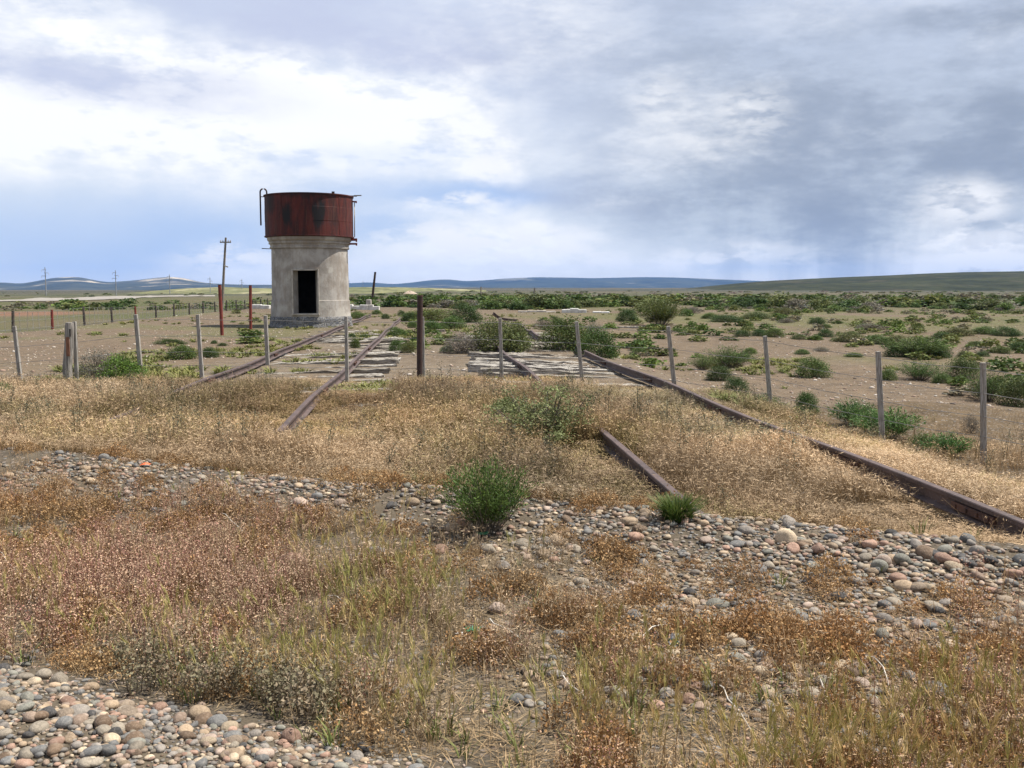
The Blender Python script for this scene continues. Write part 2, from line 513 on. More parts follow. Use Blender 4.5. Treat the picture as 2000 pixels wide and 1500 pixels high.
def mk_render():
    m, t = mat('stained_lime_render')
    g = opos(t)
    n = t.noise(g, 1.5, 8, .68); s = t.noise(t.scl(g, (3, 3, .5)), 2.0, 7, .65); k = t.noise(g, 12, 6, .7)
    pch = t.noise(g, .95, 5, .55)
    c = t.mix(t.rng(n, .34, .66), (.25, .225, .195), (.42, .39, .35))
    c = t.mix(t.rng(s, .48, .7, 0, .65), c, (.255, .205, .16))
    c = t.mix(t.rng(pch, .55, .62, 0, .7), c, (.46, .43, .375))
    c = t.mix(t.rng(k, .56, .72, 0, .5), c, (.20, .165, .13))
    c = t.mix(t.rng(t.noise(t.scl(g, (1, 1, .6)), 2.4, 6, .6), .50, .60, 0, .38), c, (.22, .18, .145))
    finish(t, c, .92, t.math('ADD', n, t.math('MULTIPLY', k, .5)), .45, .03, .12)
    return m
M_render = mk_render()
def mk_plinth():
    m, t = mat('rubble_masonry')
    g = t.scl(opos(t), (1, 1, 1.5))
    v = t.vor(g, 5.5); e = t.vor(g, 5.5, 'DISTANCE_TO_EDGE')
    hs = t.n('ShaderNodeSeparateColor'); t.put(hs.inputs[0], v.outputs['Color'])
    n = t.noise(g, 14, 6, .7)
    c = t.mix(hs.outputs[0], (.10, .105, .115), (.24, .235, .23))
    c = t.mix(t.rng(n, .4, .7, 0, .5), c, (.07, .07, .075))
    c = t.mix(t.rng(e.outputs['Distance'], .07, .02), c, (.36, .34, .31))
    finish(t, c, .9, t.math('ADD', t.rng(e.outputs['Distance'], 0, .12), t.math('MULTIPLY', n, .3)), 1.0, .05, .15)
    return m
M_plinth = mk_plinth()
M_white = simple('whitewashed_ruin', (.40, .375, .335), (.62, .60, .56), 3, .9, .5)
M_conc = simple('old_concrete', (.30, .27, .23), (.46, .42, .36), 5, .9, .5)
M_polew = simple('pole_wood', (.12, .10, .08), (.25, .215, .175), 6, .9, .5, (8, 8, .6))
M_pylon = simple('pylon_concrete', (.22, .22, .22), (.32, .32, .31), 2)
M_road = simple('gravel_road', (.20, .18, .15), (.28, .25, .22), .8, .95, .4)
M_redsoil = simple('red_soil', (.17, .075, .045), (.26, .13, .08), .6, .95, .4)
M_bone = simple('bleached_wood', (.52, .46, .38), (.72, .67, .58), 12, .85)
M_rag = simple('orange_plastic', (.62, .13, .05), (.75, .2, .08), 8, .6)
M_gplast = simple('green_plastic', (.02, .13, .06), (.05, .24, .12), 8, .35, spec=.5)
M_wplast = simple('white_plastic', (.42, .42, .41), (.55, .55, .53), 8, .4, spec=.5)
M_shade = simple('painted_inside_shade', (.012, .011, .010), (.03, .027, .024), 4)  # near-black base colour standing in for shade inside the tower
M_blk = simple('charred_timber', (.04, .035, .03), (.11, .09, .075), 10)

# ------------------------------------------------------------------ terrain
def lerp(a, b, f):
    a = np.asarray(a, float); b = np.asarray(b, float)
    return a + (b - a) * np.asarray(f)[..., None]
def ground_col(x, y):
    s = road_s(x, y); t = trk_t(x, y); r = np.hypot(x, y)
    n = fbm(x * .6, y * .6, 4); n2 = fbm(x * .12 + 40, y * .12, 4); n3 = fbm(x / 45 + 7, y / 45, 4)
    n4 = fbm(x / 300 + 3, y / 300 + 8, 4)
    c = lerp(np.broadcast_to((.165, .13, .10), x.shape + (3,)), (.23, .18, .135), n)               # road and banks
    straw = lerp(np.broadcast_to((.17, .115, .07), x.shape + (3,)), (.27, .19, .115), n)
    c = lerp(c, straw, ss(5.5, 6.0, s) * (1 - ss(14.2, 15.6, y + (n - .5) * 2)))
    tan = lerp(np.broadcast_to((.275, .185, .125), x.shape + (3,)), (.37, .265, .185), n2)
    c = lerp(c, tan, ss(14.2, 15.8, y + (n - .5) * 2))
    # yellow green sward in patches over the plain
    gr = lerp(np.broadcast_to((.20, .20, .07), x.shape + (3,)), (.28, .245, .105), n)
    side = ss(2, 10, x) * ss(24, 48, y)
    c = lerp(c, gr, np.clip(ss(.52, .66, n2) * .75 * ss(17, 26, y) + side * ss(.38, .60, n3) * ss(.35, .6, fbm(x / 3.5, y / 3.5, 3)) * .9, 0, .9))
    far = lerp(np.broadcast_to((.115, .125, .062), x.shape + (3,)), (.215, .175, .115), ss(.36, .66, n3))
    far = lerp(far, (.27, .25, .12), .55 * ss(.56, .68, fbm(x / 80, y / 22, 3)))
    c = lerp(c, far, ss(60, 130, r))
    vfar = lerp(np.broadcast_to((.10, .105, .075), x.shape + (3,)), (.18, .155, .115), ss(.4, .62, n4))
    c = lerp(c, vfar, ss(380, 900, r))
    left = ss(15.2, 17.5, -t)
    lg = lerp(np.broadcast_to((.17, .175, .06), x.shape + (3,)), (.24, .19, .10), ss(.35, .65, fbm(x / 14, y / 14, 4)))
    c = lerp(c, lg, left * (1 - ss(220, 420, r)) * ss(10, 18, y))
    rs = ss(1.15, .7, np.hypot((x + 50) / 12, (y - 88) / 11) + .5 * (fbm(x / 5, y / 5, 2) - .5))
    c = lerp(c, np.broadcast_to((.44, .21, .135), x.shape + (3,)), .85 * rs)
    # rusty track ballast under the rails
    bed = ss(-4.6, -3.9, t) * (1 - ss(4.0, 4.8, t)) * ss(15, 17, y) * (1 - ss(45, 70, y))
    c = lerp(c, lerp(np.broadcast_to((.29, .20, .14), x.shape + (3,)), (.40, .31, .235), n), bed * .7)
    c = c * lerp(np.broadcast_to((1., 1., 1.), x.shape + (3,)), (.80, .81, .80), ss(14, 17, y))
    return c * np.array((.43, .445, .42))
def terrain():
    rr = [0.0]
    r = .6
    while r < 12500:
        rr.append(r); r *= 1.0135
    rr = np.array(rr)
    aa = np.concatenate([np.linspace(-.75, .75, 420), np.linspace(.75, 2 * math.pi - .75, 74)[1:-1]])
    n = len(aa)
    A, Rr = np.meshgrid(aa, rr[1:])
    X = np.concatenate([[0.0], (Rr * np.sin(A)).ravel()]); Y = np.concatenate([[0.0], (Rr * np.cos(A)).ravel()])
    Z = zf(X, Y)
    V = np.stack([X, Y, Z], 1)
    C = ground_col(X, Y)
    i = np.arange(len(rr) - 2)[:, None]; j = np.arange(n)[None]
    b = 1 + i * n + j; b2 = 1 + i * n + (j + 1) % n
    Q = np.stack([b, b + n, b2 + n, b2], -1).reshape(-1, 4)[:, ::-1]
    o = np_mesh('ground', V, Q, C, M_ground, True)
    tag(o, kind='structure')
    k = np.arange(n)
    # small cap under the camera
    T = np.stack([np.zeros(n, int), 1 + k, 1 + (k + 1) % n], 1)
    cap = np_mesh('road', np.concatenate([V[:1], V[1:n + 1]]), T[:, ::-1], np.concatenate([C[:1], C[1:n + 1]]), M_ground, True)
    tag(cap, kind='structure')
terrain()

# far road and red soil lie on the ground sheet
def ribbon(name, top, bot, m, lift, n=90, k=6):
    tx = np.array(top, float); bx = np.array(bot, float)
    rows = []
    for u in np.linspace(0, 1, n):
        pt = [np.interp(u, np.linspace(0, 1, len(q)), q[:, c]) for q in (tx, bx) for c in (0, 1)]
        def flat(px, py):
            d = np.array(ray(px, py)); t_ = (-.45 - CZ) / d[2]; return d[:2] * t_
        a, b = flat(pt[0], pt[1]), flat(pt[2], pt[3])
        rows.append([a + (b - a) * v for v in np.linspace(0, 1, k)])
    XY = np.array(rows).reshape(-1, 2)
    Z = zf(XY[:, 0], XY[:, 1]) + lift
    i = np.arange(n - 1)[:, None]; j = np.arange(k - 1)[None]
    b = i * k + j
    Q = np.stack([b, b + 1, b + k + 1, b + k], -1).reshape(-1, 4)
    o = np_mesh(name, np.column_stack([XY, Z]), Q[:, ::-1], None, m, True)
    tag(o, kind='structure')
ribbon('far_road', [(-160, 587), (0, 584.2), (100, 581.5), (200, 577.8), (300, 577), (420, 576.6)],
       [(-160, 590.5), (0, 588.5), (100, 587), (200, 585), (300, 579.4), (420, 578.2)], M_road, .12)

# ------------------------------------------------------------------ hills
def mk_hill(name, a, b, pale, sc, amt):
    m, t = mat(name)
    g = gpos(t)
    n = t.noise(t.scl(g, (1, 1, 3)), sc, 8, .62); k = t.noise(t.scl(g, (1, .5, 3)), sc * 1.6, 7, .62, .4)
    d = t.vor(g, sc * 7)
    d2 = t.noise(t.scl(g, (1, .35, 2)), sc * 5, 5, .7)
    c = t.mix(t.rng(n, .35, .65), a, b)
    c = t.mix(t.rng(k, .54, .62, 0, amt), c, pale)
    c = t.mix(t.rng(d.outputs['Distance'], .45, .2, 0, .6), c, tuple(x * .4 for x in a))
    c = t.mix(t.rng(d2, .48, .62, 0, .6), c, tuple(x * .6 for x in a))
    finish(t, c, .95, n, .5, 6, .1)
    return m
def hill(name, prof, D, depth, m, foot_y=572, seed=0, rough=.16):
    px = np.linspace(prof[0][0], prof[-1][0], 260)
    py = np.interp(px, [p[0] for p in prof], [p[1] for p in prof])
    kk = np.ones(7) / 7
    py = np.convolve(np.pad(py, 3, mode='edge'), kk, 'valid')
    ridge = CZ + (HZ - py) / F * D
    nv = 26
    v = np.linspace(-1, 1, nv)
    Hs = np.clip(1 - np.abs(v), 0, 1)
    Hs = np.where(v < 0, Hs ** .8, Hs)
    V = []
    for i in range(len(px)):
        yy = D + v * depth
        xx = (px[i] - 1000) / F * yy
        g = fbm(xx / depth * 5 + seed, yy / depth * 2.2 + seed, 5)
        mod = 1 + rough * (g - .5) * 4 * np.clip(1 - Hs, 0, 1) * np.where(Hs < .02, 0, 1)
        zz = -4 + (ridge[i] + 4) * np.clip(Hs, 0, 1) * mod
        zz = np.minimum(zz, (ridge[i] + 4) * 1.0 - 4 + 0 * zz)
        V.append(np.column_stack([xx, yy, zz]))
    V = np.concatenate(V)
    i = np.arange(len(px) - 1)[:, None]; j = np.arange(nv - 1)[None]
    b = i * nv + j
    Q = np.stack([b, b + nv, b + nv + 1, b + 1], -1).reshape(-1, 4)
    o = np_mesh(name, V, Q, None, m, True)
    tag(o, kind='structure')
    return V
H_far = mk_hill('mesa_slopes', (.035, .042, .03), (.07, .07, .045), (.50, .42, .30), .0010, .85)
H_mid = mk_hill('blue_mesa', (.03, .038, .028), (.05, .056, .04), (.22, .20, .15), .0007, .6)
H_dark = mk_hill('dark_scrub_hill', (.017, .022, .010), (.040, .044, .020), (.075, .064, .040), .012, .5)
H_low = mk_hill('low_scrub_rise', (.10, .11, .05), (.21, .20, .10), (.36, .32, .20), .02, .6)
hill('hills_left', [(-420, 556), (-120, 553), (0, 551), (22, 552), (45, 554), (70, 550), (110, 542), (158, 540), (180, 545), (212, 551),
                   (260, 548), (320, 541), (352, 541), (372, 545), (400, 552), (430, 554), (480, 556), (600, 556), (690, 561)], 6500, 1900, H_far, seed=3)
hill('hills_center', [(560, 562), (640, 556), (680, 553), (725, 551), (770, 555), (800, 552), (850, 546), (880, 545), (905, 549), (950, 547),
                      (980, 544), (1045, 541), (1100, 541.5), (1160, 543), (1250, 541), (1310, 541.5), (1400, 545), (1520, 550), (1700, 556)], 9000, 2300, H_mid, seed=8)
hill('hill_dark', [(1310, 566), (1360, 561), (1400, 556.5), (1450, 552), (1500, 548), (1560, 545), (1640, 541), (1720, 538), (1800, 534),
                   (1880, 531), (1960, 530), (2060, 528), (2300, 520), (2700, 522)], 1250, 620, H_dark, seed=5, rough=.10)
hill('hill_low', [(230, 573), (290, 569), (330, 565), (380, 562), (440, 560), (500, 562), (560, 563), (640, 562), (700, 560), (770, 560), (840, 562), (950, 566)],
     620, 190, H_low, seed=2, rough=.3)

# ------------------------------------------------------------------ air
def haze():
    mb = MB(); mb.box((0, 5600, 120), (26000, 11600, 320))
    m = bpy.data.materials.new('air'); m.use_nodes = True
    t = NT(m.node_tree)
    v = t.n('ShaderNodeVolumePrincipled')
    v.inputs['Color'].default_value = (.16, .42, 1.0, 1)
    v.inputs['Density'].default_value = HAZE
    v.inputs['Anisotropy'].default_value = 0.0
    o = t.n('ShaderNodeOutputMaterial'); t.put(o.inputs['Volume'], v.outputs[0])
    h = mb.build('haze', m)
    tag(h, kind='stuff')
HAZE = 4.4e-5
haze()

# ------------------------------------------------------------------ water tower
TY, TX = 39.8, -8.20
TZ = float(zf(TX, TY))
tower = empty('water_tower', (TX, TY, TZ), math.radians(4))
tag(tower, 'round pale rendered water tower topped by a rusty red steel tank', 'water tower')
# plinth of rubble stone, slightly uneven ring
def ring_rough(prof, n, amp, seed):
    rg = np.random.default_rng(seed)
    mb = MB(); mb.lathe(prof, n)
    mb.v = [(x * (1 + amp * (rg.random() - .5)), y * (1 + amp * (rg.random() - .5)), z + amp * .6 * (rg.random() - .5)) for x, y, z in mb.v]
    return mb
pl = ring_rough([(1.4, .45), (1.60, .42), (1.64, .30), (1.63, .18), (1.66, .06), (1.70, -.15)], 120, .022, 4)
pl.build('plinth', M_plinth, tower, True)
# body with a real door opening through a thick wall
def body():
    r0, ri = 1.54, 1.12
    zs = [.40, .55, 1.00, 1.05, 1.06, 1.6, 2.05, 2.23, 2.6, 2.95, 3.10]
    rad = [1.60, 1.59, 1.575, 1.575, 1.54, 1.535, 1.53, 1.53, 1.525, 1.52, 1.52]
    n = 144
    c0 = math.radians(0); hw = math.asin(.475 / r0)
    angs = sorted(set([round(-math.pi + 2 * math.pi * k / n, 5) for k in range(n)] + [round(c0 - hw, 5), round(c0 + hw, 5)]))
    angs = [a for a in angs if not (abs(abs(a - c0) - hw) < .03 and abs(abs(a - c0) - hw) > 1e-4)]
    m = len(angs)
    indoor = lambda a, z: (c0 - hw - 1e-4 <= a < c0 + hw - 1e-4) and .54 <= z < 2.22
    vs = []; fs = []
    nz = len(zs)
    for side in (0, 1):
        for i, z in enumerate(zs):
            for a in angs:
                r = rad[i] if side == 0 else ri
                vs.append((r * math.sin(a), -r * math.cos(a), z))
    idx = lambda sd, i, k: sd * nz * m + i * m + k % m
    for i in range(nz - 1):
        for k in range(m):
            if indoor(angs[k], zs[i]): continue
            fs.append((idx(0, i, k), idx(0, i, k + 1), idx(0, i + 1, k + 1), idx(0, i + 1, k)))
            fs.append((idx(1, i, k + 1), idx(1, i, k), idx(1, i + 1, k), idx(1, i + 1, k + 1)))
    # reveals
    kl = min(range(m), key=lambda k: abs(angs[k] - (c0 - hw))); kr = min(range(m), key=lambda k: abs(angs[k] - (c0 + hw)))
    i0, i1 = zs.index(.55), zs.index(2.23)
    for i in range(i0, i1):
        fs.append((idx(0, i, kl), idx(0, i + 1, kl), idx(1, i + 1, kl), idx(1, i, kl)))
        fs.append((idx(0, i, kr), idx(1, i, kr), idx(1, i + 1, kr), idx(0, i + 1, kr)))
    for k in range(kl, kr):
        fs.append((idx(0, i0, k), idx(0, i0, k + 1), idx(1, i0, k + 1), idx(1, i0, k)))
        fs.append((idx(0, i1, k), idx(1, i1, k), idx(1, i1, k + 1), idx(0, i1, k + 1)))
    for k in range(m):                                   # caps at the wall head, floor inside
        fs.append((idx(0, nz - 1, k), idx(0, nz - 1, k + 1), idx(1, nz - 1, k + 1), idx(1, nz - 1, k)))
    fs.append(tuple(idx(1, 0, k) for k in range(m)))
    mb = MB(); mb.add(vs, fs)
    return mb
wall = body().build('wall', M_render, tower, True, auto=35)
wall.data.materials.append(M_shade)
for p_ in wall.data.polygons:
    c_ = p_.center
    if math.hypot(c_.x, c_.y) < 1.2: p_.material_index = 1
cor = MB().lathe([(1.50, 3.105), (1.575, 3.11), (1.585, 3.17), (1.555, 3.19), (1.57, 3.28), (1.62, 3.30), (1.625, 3.36), (1.60, 3.375),
                  (1.65, 3.42), (1.675, 3.46), (1.68, 3.555), (1.20, 3.56)], 144)
cor.build('cornice', M_render, tower, True, auto=25)
fr = MB()                                               # pale plaster surround of the opening
fr.box((-.500, -1.50, 1.39), (.055, .10, 1.73)); fr.box((.500, -1.50, 1.39), (.055, .10, 1.73))
fr.box((0, -1.57, .515), (1.07, .12, .05)); fr.box((0, -1.515, 2.255), (1.055, .10, .045))
fr.build('door_surround', M_white if False else M_conc, tower)
tankE = MB()
tz0 = 3.565
prof = [(1.0, 0), (1.75, 0), (1.78, .01), (1.78, .05), (1.745, .055), (1.745, .60), (1.75, .605), (1.75, 1.14), (1.745, 1.145), (1.745, 1.61), (1.785, 1.62), (1.785, 1.66),
        (1.73, 1.665), (1.73, .10), (.3, .09)]
tk = MB().lathe(prof, 144)
tk.v = [(x, y, z) for x, y, z in tk.v]
tank = tk.build('tank', M_tank, tower, True, auto=30)
tank.location = (0, 0, tz0)
floor_ = MB().lathe([(0.02, 0), (1.2, 0)], 48); fo = floor_.build('tank_floor', M_blk, tower); fo.location = (0, 0, 3.57)
# vertical plate seams as raised straps are a part of the tank
for k in range(9):
    a = math.radians(-70 + 40 * k)
    st = MB(); st.box((0, 0, 0), (.06, .010, 1.54), Matrix.Rotation(-a, 3, 'Z') if False else Matrix.Rotation(a, 3, 'Z'))
    o = st.build('seam_strap', M_tank, tank); o.location = (1.750 * math.sin(a), -1.750 * math.cos(a), .835)
hook = MB()
pts = [(-1.93, 0, 4.06)] + [(-1.93, 0, 5.36)] + [(-1.80 - .13 * math.cos(a), 0, 5.38 + .14 * math.sin(a)) for a in np.linspace(.15, math.pi - .15, 9)] + [(-1.67, 0, 5.36), (-1.67, 0, 4.9)]
hook.tube(pts, .032, 8); hook.box((-1.86, 0, 5.20), (.16, .03, .03))
hook.build('overflow_pipe', M_brownpost, tower, True)
rod = MB(); rod.tube([(-1.4, .05, 3.12), (-1.93, .05, 3.14)], .018, 6); rod.build('rod', M_brownpost, tower)
rp = MB(); rp.tube([(1.82, -.12, 3.6), (1.83, -.12, 5.0)], .020, 8); rp.build('gauge_pipe', M_conc, tower, True)
for z, x0, x1, h in ((5.02, 1.70, 1.93, .05), (3.50, 1.55, 1.92, .10), (3.33, 1.52, 1.92, .07)):
    b = MB(); b.box(((x0 + x1) / 2, -.12, z), (x1 - x0, .12, h)); b.box((x1 - .03, -.12, z - .02), (.05, .16, h * 1.4))
    b.build('bracket', M_redpost, tower)
pk = MB(); pk.box((1.68, .1, 5.262), (.46, .16, .035)); pk.box((1.95, .1, 5.284), (.30, .12, .03), Matrix.Rotation(math.radians(-2), 3, 'Y')); pk.build('plank', M_polew, tower)
lg = MB(); lg.box((1.12, -1.32, 5.26), (.11, .06, .08)); lg.build('lug', M_brownpost, tower)

# ------------------------------------------------------------------ rails and sleepers
RAIL_PROF = [(u * .80, v * .78) for u, v in [(-.065, 0), (.065, 0), (.065, .012), (.012, .03), (.010, .105), (.036, .115), (.036, .145), (.030, .152), (-.030, .152), (-.036, .145), (-.036, .115), (-.010, .105), (-.012, .03), (-.065, .012)]]
def rail(path, label, joints=(), grp='rails of the abandoned tracks'):
    o0 = Vector(path[0])
    root = empty('rail', o0)
    tag(root, label, 'rail', grp)
    P = [Vector(p) - o0 for p in path]
    mb = MB(); n = len(RAIL_PROF); vs = []; fs = []
    for i, p in enumerate(P):
        d = (P[min(i + 1, len(P) - 1)] - P[max(i - 1, 0)]).normalized()
        sx = d.cross(Vector((0, 0, 1))).normalized(); up = sx.cross(d)
        for u, v in RAIL_PROF: vs.append(p + sx * u + up * v)
    for i in range(len(P) - 1):
        for k in range(n):
            fs.append((i * n + k, i * n + (k + 1) % n, (i + 1) * n + (k + 1) % n, (i + 1) * n + k))
    fs.append(tuple(range(n))); fs.append(tuple(reversed([(len(P) - 1) * n + k for k in range(n)])))
    mb.add(vs, fs); mb.build('rail_bar', M_rail, root)
    for j in joints:
        i = min(range(len(P) - 1), key=lambda q: abs(P[q].y + o0.y - j))
        p = P[i]; d = (P[i + 1] - P[i]).normalized(); yaw = math.atan2(-d.x, d.y)
        for sgn in (-1, 1):
            f = MB(); rm = Matrix.Rotation(yaw, 3, 'Z')
            f.box(rm @ Vector((sgn * .024, 0, .056)), (.022, .46, .046), rm)
            for q in (-.18, -.06, .06, .18): f.box(rm @ Vector((sgn * .037, q, .056)), (.014, .026, .026), rm)
            fo = f.build('fishplate', M_fast, root); fo.location = p
    return root
def track_x(t, y): return t - .084 * y
T1, T2, T3, T4 = -3.27, -1.43, 1.57, 3.30
RB = .045          # rail foot height
def line_path(t, y0, y1, step=.6, wob=.02, dz=0.0, seed=0):
    ys = np.arange(y0, y1 + step / 2, step)
    return [(track_x(t, y) + wob * math.sin(y * .7 + seed), y, RB + dz + .012 * math.sin(y * .9 + seed * 2)) for y in ys]
rail(line_path(T1, 9.6, 24.3, seed=1), 'rail running into dry grass on the tower side of the track', (14.2, 20.4))
rail(line_path(T1, 24.33, 54, seed=1), 'rail passing close by the foot of the water tower', (29, 39))
rail(line_path(T2, 8.9, 46, seed=2), 'rail with loose sleeper ends between the tower and the rusty pole', (13.2, 18.0, 22.6))
rail(line_path(T3, 5.35, 8.6, step=.3, wob=.004, seed=3), 'thick rusty rail end emerging from the gravel bank', (6.9,))
rail(line_path(T3, 8.63, 22.8, seed=3), 'rail over the raised sleepers in front of the grey green bush', (13.6, 16.8))
p4 = line_path(T4, 4.9, 8.7, step=.3, wob=.006, seed=4)
rail(p4, 'rail half buried in straw grass beside the gully', (5.9, 7.6))
rail(line_path(T4, 8.73, 20.9, seed=4), 'rail curving past the fence toward the domed bush', (11.2, 14.9, 18.1))
bent = []
for y in np.arange(21.2, 36, .5):
    k = 0.30 * math.sin((y - 21.2) * .55) * math.exp(-((y - 26) / 5) ** 2)
    bent.append((track_x(T4, y) + k, y, RB + .05 * math.sin(y * 1.1)))
rail(bent, 'buckled rail snaking between the two domed bushes', ())
tw = [at(962, 614, 43) , at(968, 619, 43.1), at(976, 624.5, 43.2), at(990, 627, 43.3), at(1010, 628.5, 43.6)]
rail([tuple(p) for p in tw], 'short twisted piece of rail sticking up behind the bushes', (), 'rails of the abandoned tracks')

def sleeper_bm(seed, L=2.8):
    rg = np.random.default_rng(seed)
    bm = bmesh.new()
    nx, ny, nz = 14, 4, 2
    bmesh.ops.create_cube(bm, size=1.0)
    bmesh.ops.subdivide_edges(bm, edges=[e for e in bm.edges if abs((e.verts[0].co - e.verts[1].co).x) > .5], cuts=15)
    bmesh.ops.subdivide_edges(bm, edges=[e for e in bm.edges if abs((e.verts[0].co - e.verts[1].co).y) > .5], cuts=3)
    for v in bm.verts:
        x, y, z = v.co
        endk = max(0, abs(x) * 2 - .86) / .14
        j = rg.normal(0, 1, 3)
        v.co.x = x * L + j[0] * (.012 + .035 * endk)
        v.co.y = y * .25 * (1 - .12 * endk) + j[1] * .010
        v.co.z = z * .16 + (j[2] * .010 if z > 0 else 0) - .02 * endk * (rg.random()) - (.035 * max(0, rg.random() - .72) * 3 if z > 0 else 0)
    me = bpy.data.meshes.new('sleeper'); bm.to_mesh(me); bm.free()
    me.materials.append(M_sleeper)
    return me
SLM = [sleeper_bm(50 + k) for k in range(6)]
rg = np.random.default_rng(21)
def sleepers(tc, y0, y1, lab, grp, raise_=0.0, dz_amp=.03, dxs=.1, tilt=0.0):
    y = y0; k = 0
    while y < y1:
        o = bpy.data.objects.new('sleeper', SLM[int(rg.integers(6))])
        x = track_x(tc, y) + rg.normal(0, dxs)
        o.location = (x, y, float(zf(x, y)) - .058 + raise_ * math.exp(-((y - 16.5) / 3.5) ** 2) + rg.normal(0, dz_amp) * .8)
        o.rotation_euler = (rg.normal(0, .03), (tilt + rg.normal(0, .008)) * (-1 if k % 2 else 1), .084 + rg.normal(0, .025) + (math.pi if k % 2 else 0))
        o.scale = (1, rg.uniform(.55, .95), 1)
        link(o); tag(o, lab, 'railway sleeper', grp)
        y += rg.uniform(.58, .84); k += 1
sleepers(-2.33 + .22, 12.2, 27, 'whitish weathered sleeper under the track beside the water tower', 'sleepers of the tower track', -.022, .032, .06, -.034)
sleepers(-2.3, 27.4, 36, 'greyish sunken sleeper of the far stretch beside the tower foot', 'far sleepers of the tower track', -.04, .03)
sleepers(2.34 - .08, 12.4, 23.4, 'raised grey sleeper stacked under the rail near the middle of the fence', 'sleepers of the bush track', .008, .036, .10, .046)
sleepers(2.42, 23.9, 33, 'pale sleeper lying between the two domed bushes', 'sleepers between the bushes', 0, .025)

# ------------------------------------------------------------------ fence across the tracks
fence = empty('wire_fence', (0, 15.2, 0))
tag(fence, 'long wire fence on thin grey wooden posts running across both tracks', 'fence')
fo0 = Vector((0, 15.2, 0))
POSTS = [(-140, -150, 640, 15.6, 760), (40, 28, 637, 15.5, 742), (274, 265, 614, 15.4, 716), (395, 386, 614, 15.35, 741), (523, 518.5, 616, 15.3, 713), (678, 676, 618, 15.2, 742), (827, 825, 619, 15.2, 742),
         (980, 976.5, 621, 15.1, 747), (1138, 1126, 628, 15.0, 753), (1319, 1305, 637, 14.3, 771), (1505, 1494, 656, 13.3, 796), (1723, 1715, 686, 11.3, 858), (1921, 1920, 708, 10.4, 893), (2150, 2150, 735, 9.6, 930)]
tops = []
for pb, pt, yt, Y, yb in POSTS:
    a = at(pb, yb, Y); b = at(pt, yt, Y)
    hang = yb < 720
    if not hang:
        a = a + (a - b).normalized() * .12
    mb = MB()
    w0 = .043 + .006 * random.random()
    n = 7
    pts = [a.lerp(b, i / n) for i in range(n + 1)]
    for i in range(n):
        c = (pts[i] + pts[i + 1]) / 2
    dz = (b - a)
    rot = dz.to_track_quat('Z', 'Y').to_matrix()
    mb.box((a + b) / 2 - fo0, (w0 * 1.15, w0 * 1.3, dz.length), rot, .90)
    o = mb.build('fence_post', M_post, fence, bevel=.005)
    # put the origin inside the post so its grain differs
    tops.append((a, b))
for fr_ in (.07, .33, .58, .80):
    mb = MB(); pts = []
    for i, (a, b) in enumerate(tops):
        L = b - a
        zt = b.z - fr_ * 1.0
        u = (b.z - zt) / max(L.z, .1)
        p = b.lerp(a, min(u, 1.0)) - fo0 + Vector((0, -.035, 0))
        if pts:
            q = pts[-1]
            for k in (1, 2, 3):
                m_ = q.lerp(p, k / 4); m_.z -= .018 * (1 - abs(k / 2 - 1)); pts.append(m_)
        pts.append(p)
    mb.tube(pts, .0032, 4); mb.build('wire', M_wire, fence)

def thick_post():
    a, b = at(133, 752, 15.3), at(136, 630, 15.3)
    root = empty('strainer_post', a); tag(root, 'thick weathered corner post with a brown scar and a deep notch', 'post')
    mb = MB(); pts = [Vector((0, 0, -.25)), Vector((0, 0, .3)), (b - a) * .6, (b - a) * .93, (b - a)]
    mb.tube(pts, [.074, .072, .070, .068, .060], 14)
    mb.build('shaft', simple('strainer_wood', (.13, .115, .10), (.33, .30, .265), 6, .9, .7, (8, 8, .5)), root, True, auto=40)
    s = MB(); s.box((b - a) * .62 + Vector((.012, -.066, 0)), (.055, .012, .30)); s.build('scar', simple('raw_wood', (.16, .07, .04), (.27, .13, .08), 12, .9, .3, (6, 6, 1)), root)
    k = MB(); k.box((b - a) * .84 + Vector((.04, -.060, 0)), (.022, .016, .12)); k.build('notch', M_blk, root)
    st = MB(); d0 = at(148, 752, 15.36) - a; d1 = at(148, 628, 15.36) - a
    st.box((d0 + d1) / 2, (.05, .05, (d1 - d0).length)); st.build('backing_batten', M_post, root)
thick_post()
def rusty_pole():
    a, b = at(819, 742, 15.0), at(820.5, 577, 15.0)
    root = empty('steel_pole', a); tag(root, 'tall dark brown rusty steel pole standing between the two tracks', 'pole')
    mb = MB(); mb.tube([Vector((0, 0, -.3)), (b - a) * .4, (b - a)], .044, 16); mb.build('shaft', M_brownpost, root, True, auto=40)
    c = MB(); c.tube([(b - a) - Vector((0, 0, .02)), (b - a) + Vector((0, 0, .006))], .047, 16); c.build('cap', M_fast, root)
rusty_pole()
for (xb, yb, xt, yt, lab) in ((434, 655, 429, 557, 'leaning red painted steel post with its foot apart from the tower shadow'), (489.5, 643, 489, 558, 'upright red painted steel post beside the water tower')):
    g = gnd(xb, yb); a = Vector(g); b = at(xt, yt, g[1])
    mb = MB(); mb.tube([Vector((0, 0, -.2)), (b - a) * .5, b - a], [.056, .056, .056], 12)
    root = mb.build('red_post', M_redpost, None, True, auto=40); root.location = a
    tag(root, lab, 'post', 'red steel posts by the tower')
    c = MB(); c.tube([(b - a), (b - a) + Vector((0, 0, .02))], .060, 12); c.build('cap', M_fast, root)

